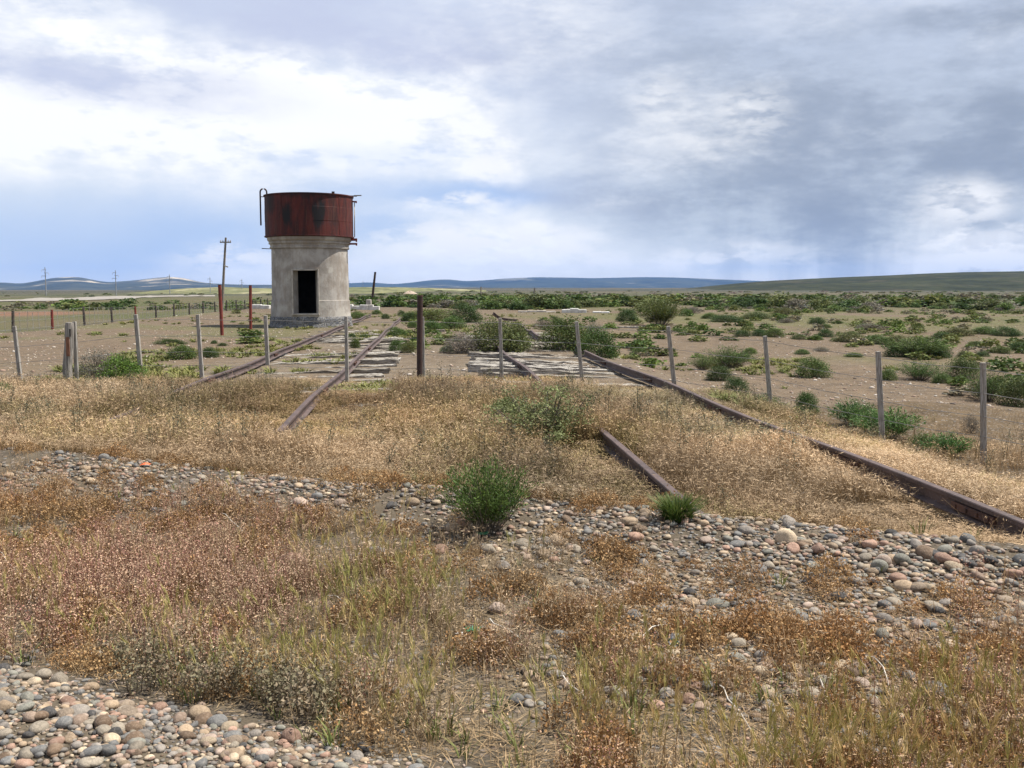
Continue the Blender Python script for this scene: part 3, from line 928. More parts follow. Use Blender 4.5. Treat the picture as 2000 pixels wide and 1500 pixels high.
# ------------------------------------------------------------------ second fence along the edge of the bed
f2 = empty('wire_fence', (-19.5, 42, -.5)); tag(f2, 'old netting fence with dark posts trailing away toward the utility pole', 'fence')
f2o = Vector((-19.5, 42, -.5))
prev = None; tp = []
for k in range(18):
    Y = 34 + 4.0 * k
    x = -16.3 - .084 * Y
    zg = float(zf(x, Y)); 
    zt = .60 + random.uniform(-.06, .06)
    if k in (3,): zt += .14
    mb = MB(); lean = random.uniform(-.05, .05)
    a, b = Vector((x, Y, zg - .1)) - f2o, Vector((x + lean, Y, zt)) - f2o
    mb.tube([a, (a + b) / 2, b], [.062, .06, .055], 8)
    mb.build('fence_post', M_blk if k not in (2, 5) else M_redpost, f2, True, auto=40)
    tp.append((a, b))
for f in (.05, .3, .55, .8):
    mb = MB(); mb.tube([b.lerp(a, f) for a, b in tp], .006, 4); mb.build('wire', M_wire, f2)
for k in range(len(tp) - 1):
    for q in range(1, 6):
        a = tp[k][0].lerp(tp[k + 1][0], q / 6); b = tp[k][1].lerp(tp[k + 1][1], q / 6)
        mb = MB(); mb.tube([a.lerp(b, .2), a.lerp(b, .92 + .1 * random.random()) + Vector((random.uniform(-.08, .08), 0, 0))], .012, 4)
        mb.build('picket', M_post, f2)

# ------------------------------------------------------------------ poles
def utility_pole():
    Y = 85; a = at(433, 604, Y); b = at(441, 464, Y)
    root = empty('utility_pole', a); tag(root, 'leaning wooden utility pole with one short crossarm left of the tower', 'utility pole')
    d = b - a
    m = MB(); m.tube([d * 0 - Vector((0, 0, .6)), d * .5, d], [.12, .105, .085], 10); m.build('shaft', M_polew, root, True, auto=40)
    c = MB(); c.box(d * .935, (.95, .10, .10)); ca = c.build('crossarm', M_polew, root)
    for s in (-.42, -.22, .25, .43):
        i = MB(); i.tube([Vector((s, 0, .05)) + d * .935, Vector((s, 0, .19)) + d * .935], [.045, .03], 6); i.build('insulator', M_conc, root)
    c2 = MB(); c2.box(d * .60 + Vector((.2, -.1, 0)), (.36, .06, .10), Matrix.Rotation(.4, 3, 'Y')); c2.build('stay_bracket', M_conc, root)
utility_pole()
def pylon(px, yb, yt, Y, lab):
    a = at(px, yb, Y); b = at(px, yt, Y); h = (b - a).length
    root = empty('power_pylon', a); tag(root, lab, 'power pylon', 'power line pylons')
    m = MB(); m.tube([(0, 0, -1), (0, 0, h)], [h * .022, h * .014], 8); m.build('shaft', M_pylon, root, True, auto=40)
    for f, l, sg in ((.90, .12, -1), (.78, .12, 1), (.66, .14, -1)):
        c = MB(); c.box((sg * h * l * .55 - sg * h * .03, 0, h * f), (h * l * 1.3, h * .014, h * .016)); c.build('crossarm', M_pylon, root)
        i = MB(); i.tube([(sg * h * l * 1.05, 0, h * f), (sg * h * l * 1.05, 0, h * (f - .08))], h * .006, 5); i.build('insulator', M_conc, root)
pylon(90, 572, 522, 330, 'tallest power pylon, before the broad flat topped blue mesa')
pylon(227, 574, 528, 370, 'power pylon standing between the two mesas')
pylon(332, 576, 536, 440, 'power pylon before the mesa with pale cliffs')
pylon(411, 577, 541, 520, 'power pylon between the pale cliffs and the utility pole')
pylon(473, 577, 545, 580, 'small power pylon between utility pole and red post')
pylon(682, 562, 546, 1300, 'tiny power pylon touching the tower edge')
pylon(709, 562, 548, 1500, 'tiny power pylon second from the tower edge')
def stick(px0, y0, px1, y1, Y, r, name, lab, m, grp=None):
    a = at(px0, y0, Y); b = at(px1, y1, Y)
    mb = MB(); mb.tube([Vector((0, 0, -.3)), (b - a) * .5, b - a], [r, r * .95, r * .8], 8)
    o = mb.build(name, m, None, True, auto=40); o.location = a
    tag(o, lab, name.replace('_', ' ').split()[-1], grp)
    return o
stick(726, 592, 733, 531, 92, .12, 'leaning_post', 'slanting dark rusty post beside the small concrete block', M_brownpost)
stick(939, 585, 939.5, 560, 150, .10, 'thin_pole', 'thin upright dark pole far out in the scrub', M_polew)
stick(1041, 583, 1045, 562, 165, .14, 'thin_pole', 'thin slanting dark pole far out in the scrub above the sand patch', M_polew)
stick(913, 588, 913, 579, 120, .06, 'pale_stake', 'pale short stake standing in the scrub behind the steel pole', M_white)
stick(921.5, 588, 921.5, 580.5, 120, .05, 'pale_stake', 'shorter pale stake just beside the other pale stake', M_white)
# ------------------------------------------------------------------ ruins
def wallstrip(pts, Y, h, th, name, lab, m):
    o = empty(name, at(*pts[0], Y)); o0 = o.location.copy()
    tag(o, lab, 'ruined wall')
    mb = MB()
    P = [at(x, y, Y) for x, y in pts]
    for a, b in zip(P, P[1:]):
        n = max(2, int((b - a).length / .5)); 
        for i in range(n):
            c = a.lerp(b, (i + .5) / n) - o0
            hh = h * random.uniform(.5, 1.25)
            mb.box(c + Vector((0, 0, hh / 2 - .25)), ((b - a).length / n * 1.04, th * random.uniform(.8, 1.2), hh + .4), Matrix.Rotation(random.uniform(-.06, .06), 3, 'Y'))
    mb.build('footing', m, o, bevel=.03)
    return o
wallstrip([(675, 600), (718, 600.5), (741, 602)], 72, .22, .45, 'ruined_footing', 'low whitewashed footing right behind the tower', M_white)
wallstrip([(494, 598), (527, 599.5)], 78, .25, .5, 'ruined_footing', 'low white footing partly hidden behind the tower', M_white)
wallstrip([(1098, 609), (1145, 610.5)], 62, .26, .5, 'ruined_footing', 'bright white broken footing beyond the second bush, left piece', M_white)
wallstrip([(1158, 610), (1190, 611)], 62, .24, .5, 'ruined_footing', 'bright white broken footing beyond the second bush, right piece', M_white)
wallstrip([(1012, 607), (1085, 608)], 64, .09, .35, 'ruined_footing', 'faint grey footing line left of the white footings', M_conc)
blk = MB(); g = at(720.5, 602, 76); blk.box((0, 0, .30), (.40, .40, .75), None, .95); bo = blk.build('concrete_block', M_conc, None, bevel=.03); bo.location = g
tag(bo, 'small square concrete block at the foot of the slanting post', 'block')
def house():
    a = at(1299, 584, 330); root = empty('white_house', a); tag(root, 'tiny white flat roofed house far out on the plain', 'house')
    b = MB(); b.box((0, 0, .8), (2.6, 2.4, 1.7)); b.build('wall', M_white, root)
    r = MB(); r.box((0, 0, 1.70), (2.9, 2.7, .14)); r.build('roof', M_conc, root)
    d = MB(); d.box((.5, -1.21, .7), (.6, .04, 1.4)); d.build('door', M_blk, root)
    w_ = MB(); w_.box((-.6, -1.21, .95), (.6, .04, .6)); w_.build('window', M_blk, root)
house()
def van():
    a = at(1337, 583.5, 330); root = empty('white_van', a); tag(root, 'tiny white vehicle parked right of the white house', 'van')
    b = MB(); b.box((0, 0, .55), (2.6, 1.2, .55)); b.box((-.25, 0, 1.0), (1.6, 1.1, .45), None, .85); b.build('body', M_wplast, root, bevel=.06)
    for x in (-.8, .8):
        k = MB(); k.tube([(x, -.62, .25), (x, -.45, .25)], .26, 12); k.build('wheel', M_blk, root)
van()
# sand heaps out in the scrub
for px, py, wd, hh, Y, lab in ((1085, 590, 34, 7, 128, 'pale sandy mound in the scrub, bigger one'), (1107, 592, 14, 5, 126, 'pale sandy mound in the scrub, smaller one'), (800, 572, 26, 5, 210, 'pinkish sandy bank showing behind the steel pole')):
    a = at(px, py + 1, Y); wm = wd / F * Y; hm = hh / F * Y
    V = []; n = 26; m_ = 8
    for i in range(m_ + 1):
        for k in range(n):
            t_ = 2 * math.pi * k / n; r_ = i / m_
            V.append((math.cos(t_) * r_ * wm / 2 * (1 + .2 * math.sin(3 * t_ + px)), math.sin(t_) * r_ * wm / 2, hm * (1 - r_ ** 2) * (1 + .25 * math.sin(5 * t_)) - .1))
    Q = [(i * n + k, i * n + (k + 1) % n, (i + 1) * n + (k + 1) % n, (i + 1) * n + k) for i in range(m_) for k in range(n)]
    o = np_mesh('sand_mound', np.array(V), np.array(Q)[:, ::-1], None, simple('pale_sand', (.28, .215, .16), (.37, .295, .23), 2), True); o.location = a
    tag(o, lab, 'mound')

# ------------------------------------------------------------------ vegetation shapes (unit height, unit width)
def basis(n, rg):
    d = rg.normal(0, 1, (n, 3)); d /= np.linalg.norm(d, axis=1)[:, None]
    e = rg.normal(0, 1, (n, 3)); e -= (e * d).sum(1)[:, None] * d; e /= np.linalg.norm(e, axis=1)[:, None]
    return d, e
def leaves(P, D, E, ln, wd, C):
    """diamond leaves at P along D, width along E"""
    n = len(P)
    ln = np.broadcast_to(ln, n)[:, None]; wd = np.broadcast_to(wd, n)[:, None]
    V = np.stack([P, P + D * ln * .5 + E * wd, P + D * ln, P + D * ln * .5 - E * wd], 1).reshape(-1, 3)
    Q = np.arange(4 * n).reshape(n, 4)
    return V, Q, np.repeat(C, 4, 0)
def dome(rg, ncl, nleaf, lsize, ccol, flat=.0, spiky=.0, sig=.085, upright=.3, gap=.3, lw=.30):
    """mounded shrub: leaf clumps over an uneven dome"""
    az = rg.uniform(0, 2 * math.pi, ncl); cz = rg.uniform(0, 1, ncl) ** .8
    bump = rg.normal(0, 1, (7, 3)); bump /= np.linalg.norm(bump, axis=1)[:, None]
    amp = rg.uniform(-.28, .22, 7)
    d = np.stack([np.cos(az) * np.sqrt(1 - cz ** 2), np.sin(az) * np.sqrt(1 - cz ** 2), cz], 1)
    k = 1 + (np.clip(d @ bump.T, 0, 1) ** 3 * amp).sum(1)
    rr = rg.uniform(.45, 1, ncl) ** .55 * k
    c = d * rr[:, None] * np.array((.46, .46, .92 - flat))
    c[:, 2] = np.clip(c[:, 2], .03, 2)
    tint = rg.uniform(.62, 1.3, ncl)
    hue = rg.normal(0, .07, (ncl, 1)) * np.array([[1.2, .3, -.8]])
    P = np.repeat(c, nleaf, 0) + rg.normal(0, sig, (ncl * nleaf, 3)) * np.array((1, 1, .9))
    P[:, 2] = np.abs(P[:, 2])
    D, E = basis(len(P), rg)
    out = np.repeat(d, nleaf, 0)
    D = D + out * .7 + np.array((0, 0, upright)); D /= np.linalg.norm(D, axis=1)[:, None]
    E -= (E * D).sum(1)[:, None] * D; E /= np.linalg.norm(E, axis=1)[:, None] + 1e-6
    ls = lsize * rg.uniform(.6, 1.4, len(P))
    C = np.array(ccol)[None] * np.repeat(tint, nleaf)[:, None] * (1 + np.repeat(hue, nleaf, 0)) * rg.uniform(.75, 1.25, (len(P), 1))
    return leaves(P, D, E, ls, ls * lw, C), c
def fine_bush(rg, nst, nleaf, ccol, spread=.5, lsize=.05):
    """broom-like bush: many thin stems with needle leaves"""
    Vs, Qs, Cs, tips = [], [], [], []; off = 0
    for i in range(nst):
        a = rg.uniform(0, 2 * math.pi); lean = rg.uniform(0, 1) ** .7 * spread
        h = rg.uniform(.55, 1.0) * (1 - .35 * (lean / spread) ** 2)
        b = np.array([math.cos(a), math.sin(a), 0]) * .06 * rg.random()
        t = b + np.array([math.cos(a) * lean, math.sin(a) * lean, h])
        u = rg.uniform(.18, 1, nleaf) ** .8
        P = b + (t - b) * u[:, None] + rg.normal(0, .022, (nleaf, 3)) + np.array([0, 0, 1.0]) * (.06 * np.sin(u * 3))[:, None]
        P[:, 2] = np.abs(P[:, 2])
        D, E = basis(nleaf, rg)
        ax = (t - b) / np.linalg.norm(t - b)
        D = D * .75 + ax * .9; D /= np.linalg.norm(D, axis=1)[:, None]
        ls = lsize * rg.uniform(.6, 1.5, nleaf)
        C = np.array(ccol)[None] * rg.uniform(.6, 1.35) * rg.uniform(.8, 1.2, (nleaf, 1)) * (1 + rg.normal(0, .06) * np.array([[1.3, .3, -.6]]))
        V, Q, C = leaves(P, D, E, ls, ls * .16, C)
        Vs.append(V); Qs.append(Q + off); Cs.append(C); off += len(V); tips.append(t)
    return (np.concatenate(Vs), np.concatenate(Qs), np.concatenate(Cs)), np.array(tips)
def grass_clump(rg, n, ccol, spread=.35, w=.012, tip=None):
    a = rg.uniform(0, 2 * math.pi, n); ln = rg.uniform(0, 1, n) ** .8 * spread
    h = rg.uniform(.5, 1.0, n); br = .16 * np.sqrt(rg.uniform(0, 1, n)) * spread * 2
    a2 = a + rg.normal(0, .6, n)
    b = np.stack([np.cos(a) * br, np.sin(a) * br, 0 * a], 1)
    dr = np.stack([np.cos(a2), np.sin(a2), 0 * a], 1)
    sd = np.stack([-np.sin(a2 + rg.normal(0, .8, n)), np.cos(a2), 0 * a], 1)
    p1 = b + dr * (ln * .35)[:, None] + np.array((0, 0, .6)) * h[:, None]
    p2 = b + dr * ln[:, None] + np.array((0, 0, 1.0)) * h[:, None]
    W = w * rg.uniform(.6, 1.3, (n, 1))
    V = np.stack([b - sd * W, b + sd * W, p1 + sd * W * .8, p1 - sd * W * .8, p2 + sd * W * .15, p2 - sd * W * .15], 1).reshape(-1, 3)
    k = np.arange(n)[:, None] * 6
    Q = np.concatenate([k + np.array([[0, 1, 2, 3]]), k + np.array([[3, 2, 4, 5]])])
    c0 = np.array(ccol)[None] * rg.uniform(.65, 1.3, (n, 1))
    c1 = c0 if tip is None else np.array(tip)[None] * rg.uniform(.7, 1.25, (n, 1))
    C = np.stack([c0 * .9, c0 * .9, c0, c0, c1, c1], 1).reshape(-1, 3)
    return (V, Q, C)

def twigs(rg, tips, r, n, h0=.0):
    mb = MB()
    for t in tips[rg.permutation(len(tips))[:n]]:
        t = Vector(t); b = Vector((t.x * .12, t.y * .12, -.04)); m = b.lerp(t, .5) + Vector(rg.normal(0, .03, 3))
        mb.tube([b, m, t], [r, r * .7, r * .3], 4, False)
    return mb
SH = {}
def proto(kind, foliage, tips, r, n, rg, leafmat=M_leaf):
    fol = np_mesh('foliage', *foliage, leafmat)
    tw = twigs(rg, tips, r, n).build('stems', M_twig) if n else None
    SH.setdefault(kind, []).append((fol.data, tw.data if tw else None))
    bpy.data.objects.remove(fol)
    if tw: bpy.data.objects.remove(tw)
rg = np.random.default_rng(77)
G_dark, G_mid, G_bri, G_oli, G_gry = (.066, .108, .030), (.110, .160, .044), (.105, .165, .038), (.130, .148, .052), (.185, .168, .130)
for _ in range(3): f, c = dome(rg, 420, 16, .040, G_dark); proto('dark', f, c, .008, 30, rg)
for _ in range(2): f, c = dome(rg, 420, 16, .040, G_oli); proto('olive', f, c, .008, 34, rg)
for _ in range(2): f, c = dome(rg, 380, 16, .042, G_mid, sig=.07); proto('mid', f, c, .008, 26, rg)
for _ in range(2): f, c = dome(rg, 420, 15, .034, G_gry, sig=.06, upright=.1, lw=.16); proto('grey', f, c, .007, 110, rg)
for _ in range(2): f, c = fine_bush(rg, 230, 42, G_bri, .56, .042); proto('fine', f, c, .004, 80, rg)
for _ in range(2): f, c = fine_bush(rg, 260, 30, G_mid, .58, .034); proto('broom', f, c, .004, 120, rg)
for _ in range(2): f = grass_clump(rg, 700, (.075, .115, .022), .5, .011, (.15, .16, .045)); proto('tuft', f, np.zeros((1, 3)), 0, 0, rg)
for _ in range(2): f, c = fine_bush(rg, 190, 26, (.095, .165, .045), .62, .060); proto('leafy', f, c, .004, 50, rg)
# loose, airy bush with visible branches
def airy(rg):
    Vs = []; tips = []
    br = MB(); off = 0; Qs = []; Cs = []
    for i in range(26):
        a = rg.uniform(0, 2 * math.pi); ln = rg.uniform(.12, .5); h = rg.uniform(.45, .95) * (1 - .5 * (ln / .5) ** 3)
        t = np.array([math.cos(a) * ln, math.sin(a) * ln, h]); b = np.array([t[0] * .15, t[1] * .15, -.05])
        br.tube([Vector(b), Vector(b + (t - b) * .5 + np.array([0, 0, .06])), Vector(t)], [.010, .007, .003], 5, False)
        for q in range(9):
            u = rg.uniform(.35, 1.02); c = b + (t - b) * u + rg.normal(0, .055, 3)
            br.tube([Vector(b + (t - b) * (u - .1)), Vector(c)], [.003, .0015], 3, False)
            n = 42
            P = c + rg.normal(0, .036, (n, 3)); D, E = basis(n, rg); D[:, 2] = np.abs(D[:, 2])
            ls = .026 * rg.uniform(.6, 1.4, n)
            C = np.array((.20, .215, .09))[None] * rg.uniform(.6, 1.35) * rg.uniform(.8, 1.2, (n, 1))
            V, Q, C = leaves(P, D, E, ls, ls * .28, C); Vs.append(V); Qs.append(Q + off); Cs.append(C); off += len(V)
    fol = np_mesh('foliage', np.concatenate(Vs), np.concatenate(Qs), np.concatenate(Cs), M_leaf)
    tw = br.build('branches', M_twig)
    SH.setdefault('airy', []).append((fol.data, tw.data))
    bpy.data.objects.remove(fol); bpy.data.objects.remove(tw)
airy(rg); airy(rg)
# coarse versions for distant plants
for kind, c0 in (('far_dark', G_dark), ('far_mid', G_mid), ('far_olive', G_oli), ('far_grey', G_gry), ('far_bright', (.125, .150, .050))):
    for _ in range(3):
        f, c = dome(rg, 150, 10, .075, tuple(q * 1.15 for q in c0), sig=.08, lw=.42); proto(kind, f, c, 0, 0, rg)

def plant(kind, px, py, wpx, hpx, label, cat='shrub', group=None, tint=(1, 1, 1), Y=None, name='shrub', depth=1.0):
    """py = row of the plant's foot; wpx, hpx = its size in the photograph"""
    g = Vector(gnd(px, py)) if Y is None else at(px, py, Y)
    k = g.y / F
    wd, hh = wpx * k, hpx * k
    v = SH[kind][plant.i % len(SH[kind])]; plant.i += 1
    rz = random.uniform(0, 6.28)
    col = (*[c * random.uniform(.93, 1.07) for c in tint], 1)
    if v[1] is None:
        o = bpy.data.objects.new(name, v[0]); o.color = col
        root = o
    else:
        root = bpy.data.objects.new(name, None); root.empty_display_size = .2
        o = bpy.data.objects.new('foliage', v[0]); o.color = col; link(o, root)
        t = bpy.data.objects.new('branches' if kind == 'airy' else 'stems', v[1]); link(t, root)
    zg = float(zf(g.x, g.y))
    root.location = (g.x, g.y, (zg if Y is None else g.z) - .02)
    root.rotation_euler = (0, 0, rz)
    # width across the view is wd; keep the plan round unless asked
    root.scale = (wd, wd * depth, hh * 1.06)
    link(root)
    tag(root, label, cat, group)
    return root
plant.i = 0
P_ = plant
# ---- named plants, nearest first (photograph pixels: centre column, foot row, width, height)
P_('fine', 950, 1036, 168, 150, 'bright green needle leaved bush growing on the gravel bank in front of the rails', tint=(.85, .82, .85))
P_('airy', 1062, 872, 240, 146, 'tall loose grey green bush standing in straw grass between the two rail pieces')
P_('mid', 990, 842, 84, 66, 'small dense green bush hugging the loose grey green bush')
P_('tuft', 1322, 1016, 118, 56, 'wide bright green grass tuft beside the rusty rail end', 'grass tuft', name='grass_tuft')
P_('tuft', 1222, 872, 46, 56, 'narrow upright green grass tuft at the top of the rusty rail end', 'grass tuft', name='grass_tuft')
P_('grey', 200, 742, 128, 66, 'broad grey olive mound shrub beside the thick corner post')
P_('mid', 246, 748, 92, 54, 'bright green shrub leaning against the grey olive mound shrub', tint=(1.25, 1.35, 1))
P_('tuft', 160, 768, 66, 30, 'low vivid green grass tuft at the foot of the thick corner post', 'grass tuft', name='grass_tuft')
P_('leafy', 8, 788, 42, 44, 'green leafy plant at the frame edge in the straw grass', 'plant', name='leafy_plant')
P_('mid', 358, 701, 66, 30, 'dark green mound shrub close behind the hanging fence post', tint=(.9, .95, .8))
P_('dark', 408, 698, 36, 22, 'small very dark shrub just past the fence post by the rail')
P_('dark', 335, 672, 66, 11, 'low flat green shrub strip on the bare ground', depth=.35)
P_('dark', 418, 671, 14, 8, 'tiny dark shrub near the red posts, left one', 'shrub'); P_('dark', 435, 676, 22, 8, 'tiny dark shrub near the red posts, right one')
P_('olive', 972, 688, 116, 64, 'big domed olive green bush growing across the rail behind the sleepers')
P_('olive', 1008, 686, 60, 56, 'domed bush lobe touching the big domed olive bush')
P_('grey', 905, 690, 92, 48, 'grey dry bush at the shoulder of the big domed olive bush')
P_('mid', 938, 686, 38, 16, 'small bright green shrub in front of the grey dry bush', tint=(1.4, 1.3, 1))
P_('mid', 872, 688, 30, 16, 'small green shrub at the outer end of the grey dry bush', tint=(1.1, 1.1, 1))
P_('olive', 1108, 684, 104, 62, 'domed green bush growing on the buckled rail', tint=(.8, .9, .75))
P_('dark', 1172, 697, 84, 54, 'long sloping green bush falling away behind the fence post', tint=(1.2, 1.15, 1))
P_('grey', 1152, 664, 66, 36, 'grey dead twiggy crown above the domed green bush')
P_('grey', 1062, 645, 46, 26, 'greyish shrub beyond the buckled rail')
P_('dark', 1088, 640, 34, 20, 'small dark shrub next to the greyish one beyond the buckled rail')
P_('fine', 1288, 637, 86, 54, 'large upright yellowish green bush on the bare plain', tint=(.85, .72, .7))
P_('dark', 1225, 628, 44, 26, 'very dark rounded bush beside the large yellowish green bush')
P_('dark', 912, 629, 66, 34, 'dark green bush behind the steel pole, the tallest there')
P_('mid', 882, 642, 58, 26, 'mid green rounded bush in front of the tall dark one')
P_('dark', 842, 645, 44, 20, 'bright dark green low bush hugging the steel pole', tint=(1.2, 1.3, 1)); P_('mid', 866, 645, 26, 14, 'small green bush between two lower ones by the steel pole')
P_('olive', 835, 626, 110, 24, 'wide pale olive shrub behind the steel pole', tint=(1.1, 1.2, .9)); P_('dark', 800, 627, 34, 18, 'dark shrub at the end of the wide pale olive shrub')
P_('dark', 785, 617, 18, 11, 'tiny round dark shrub left of the steel pole'); P_('mid', 806, 640, 24, 14, 'small shrub in front of the dark one left of the steel pole')
P_('mid', 778, 657, 42, 19, 'green cushion shrub touching the far end of the rail', tint=(.95, 1, .8))
P_('dark', 772, 687, 30, 24, 'dark twin shrub on the sleeper ends, left twin', tint=(1.25, 1.25, 1)); P_('olive', 799, 689, 32, 24, 'olive twin shrub on the sleeper ends, right twin')
P_('mid', 694, 680, 22, 22, 'small green shrub beside a grey fence post inside the track', tint=(.9, .9, .8))
P_('dark', 688, 659, 16, 9, 'low dark shrub inside the tower track, left of two'); P_('mid', 713, 661, 30, 10, 'low flat green shrub inside the tower track, right of two', tint=(.8, .9, .8))
P_('mid', 698, 622, 42, 14, 'low green shrub at the right foot of the tower'); P_('mid', 737, 614, 24, 10, 'small green shrub hiding the far rail end'); P_('dark', 753, 623, 18, 11, 'small dark shrub just past the far rail end')
P_('dark', 672, 633, 16, 8, 'tiny green shrub touching the tower plinth')
P_('grey', 640, 622, 26, 9, 'small greyish weed growing from the rubble plinth')
P_('broom', 1425, 718, 112, 44, 'spreading medium green bush on the bare slope past the fence', tint=(.95, 1, .9), depth=.7); P_('broom', 1372, 722, 56, 30, 'lower green end of the spreading bush')
P_('mid', 1466, 690, 30, 13, 'small bright shrub above the spreading bush', tint=(1.2, 1.2, 1))
P_('dark', 1405, 742, 56, 30, 'dark green bush under the spreading bush, upper part'); P_('dark', 1437, 767, 72, 34, 'dark green leaning bush lowest on the slope', depth=.7)
P_('olive', 1590, 736, 66, 40, 'neat round olive bush alone on the bare slope', tint=(1, 1.1, .9))
P_('fine', 1792, 697, 122, 42, 'large feathery green bush among the band of shrubs', tint=(.8, .78, .8)); P_('dark', 1752, 697, 52, 24, 'dark lobe at one end of the large feathery bush'); P_('dark', 1832, 698, 50, 24, 'dark lobe at the other end of the large feathery bush')
P_('broom', 1795, 742, 120, 40, 'wide medium green bush above the fence wires', tint=(.85, .95, .85), depth=.6); P_('mid', 1732, 742, 40, 24, 'left end shrub of the wide medium green bush')
P_('olive', 1879, 736, 66, 40, 'rounded olive bush next to the wide medium green bush', tint=(.9, 1, .9)); P_('mid', 1838, 748, 44, 22, 'small shrub between the wide and the rounded bush'); P_('mid', 1872, 747, 26, 16, 'small shrub under the rounded olive bush')
P_('broom', 1930, 784, 92, 66, 'dark feathery bush behind the last fence post', tint=(.75, .8, .75)); P_('olive', 1984, 792, 74, 58, 'dense olive bush cut by the frame edge', tint=(.8, .85, .8))
P_('dark', 1574, 808, 48, 46, 'upright dark green shrub above a bare stem in the grass', tint=(1.25, 1.25, 1.1)); P_('dark', 1553, 818, 42, 24, 'low dark lobe beside the upright dark green shrub')
P_('leafy', 1665, 830, 84, 56, 'bright green leafy plants along the gully, left clump', 'plant', name='leafy_plant'); P_('leafy', 1735, 856, 116, 62, 'bright green leafy plants around a fence post', 'plant', name='leafy_plant'); P_('leafy', 1700, 846, 70, 50, 'bright green leafy clump between the two gully clumps', 'plant', name='leafy_plant')
P_('leafy', 1490, 797, 58, 30, 'green leafy plant under the second fence post from the gully', 'plant', name='leafy_plant')
P_('grey', 1898, 846, 46, 42, 'grey dead thorn bush beside the last fence post')
P_('leafy', 1850, 890, 86, 48, 'green leafy plant deep in the gully grass', 'plant', name='leafy_plant', tint=(.85, .9, .8)); P_('leafy', 1800, 880, 50, 40, 'duller green leafy plant in the gully grass', 'plant', name='leafy_plant', tint=(.9, .9, .8))
for i, (x, y, ww, hh, k) in enumerate([(1250, 690, 36, 13, 'mid'), (1278, 688, 18, 10, 'mid'), (1450, 657, 36, 13, 'dark'), (1482, 656, 30, 15, 'dark'), (1512, 658, 42, 18, 'mid'), (1595, 633, 34, 14, 'dark'),
        (1612, 658, 32, 17, 'dark'), (1560, 662, 34, 10, 'olive'), (1590, 663, 32, 9, 'mid'), (1660, 668, 66, 20, 'olive'), (1715, 671, 60, 18, 'mid'), (1752, 672, 50, 18, 'olive'), (1696, 644, 58, 16, 'grey'),
        (1568, 692, 32, 12, 'mid'), (1604, 686, 42, 12, 'grey'), (1669, 697, 38, 10, 'mid'), (1349, 651, 28, 11, 'dark'), (1324, 647, 26, 7, 'mid'), (1612, 640, 26, 8, 'mid'), (1535, 630, 40, 10, 'grey'),
        (1870, 655, 60, 16, 'olive'), (1920, 652, 56, 16, 'mid'), (1968, 656, 60, 18, 'dark'), (1905, 676, 36, 12, 'mid'), (1840, 662, 46, 14, 'dark'), (1955, 690, 44, 16, 'mid'), (1990, 684, 40, 18, 'dark'),
        (1884, 696, 30, 12, 'olive'), (1918, 696, 26, 10, 'dark'), (1420, 628, 70, 14, 'dark'), (1480, 622, 60, 14, 'olive'), (1385, 622, 40, 12, 'mid'), (1350, 612, 44, 16, 'grey'), (1530, 614, 50, 13, 'olive')]):
    P_(k, x, y, ww, hh, 'small %s shrub dotted over the bare plain' % {'mid': 'green', 'dark': 'dark green', 'olive': 'olive', 'grey': 'greyish'}[k], 'shrub', 'small %s shrubs dotted over the plain' % {'mid': 'green', 'dark': 'dark green', 'olive': 'olive', 'grey': 'greyish'}[k])

# ---- the band of scrub: nearest plants are things, the rest one mass
def scatter_mesh(name, protos, idx, pos, yaw, scl, tint, m, smooth=False):
    Vs, Qs, Cs = [], [], []; off = 0
    for i, (V, Q, C) in enumerate(protos):
        k = np.nonzero(idx == i)[0]
        if not len(k): continue
        c, s_ = np.cos(yaw[k])[:, None], np.sin(yaw[k])[:, None]
        sc = scl[k]
        vx = V[None, :, 0] * sc[:, None, 0]; vy = V[None, :, 1] * sc[:, None, 0]; vz = V[None, :, 2] * sc[:, None, 1]
        X = c * vx - s_ * vy + pos[k, None, 0]; Yy = s_ * vx + c * vy + pos[k, None, 1]; Z = vz + pos[k, None, 2]
        n = len(V)
        Vs.append(np.stack([X, Yy, Z], -1).reshape(-1, 3).astype(np.float32))
        Qs.append((Q[None] + (np.arange(len(k)) * n)[:, None, None]).reshape(-1, Q.shape[1]) + off)
        Cs.append((C[None] * tint[k][:, None, :]).reshape(-1, 3).astype(np.float32))
        off += len(k) * n
    return np_mesh(name, np.concatenate(Vs), np.concatenate(Qs), np.concatenate(Cs), m, smooth)

rg = np.random.default_rng(5)
N = 26000
r_ = 46 * (620 / 46) ** rg.random(N) ** 1.0
u_ = rg.uniform(-.68, .62, N)
X = u_ * r_; Y = r_
dens = fbm(X / 16 + 3, Y / 26 + 11, 3)
right = ss(.06, .16, u_)
t_ = trk_t(X, Y)
# start of the band differs across the view
start = np.where(u_ < -.22, 95, np.where(u_ < .13, 62 + 26 * np.abs(np.sin(u_ * 9)), 60 + 46 * ss(.35, .65, fbm(X / 7 + 5, Y / 30, 2))))
keep = (dens > .50 - .05 * ss(90, 160, r_)) & (rg.random(N) < .56 + .2 * ss(120, 200, r_)) & (r_ > start)
keep &= ~((t_ > -6) & (t_ < 0.5) & (r_ < 78))
keep &= ~((u_ > .02) & (u_ < .14) & (r_ < 68))
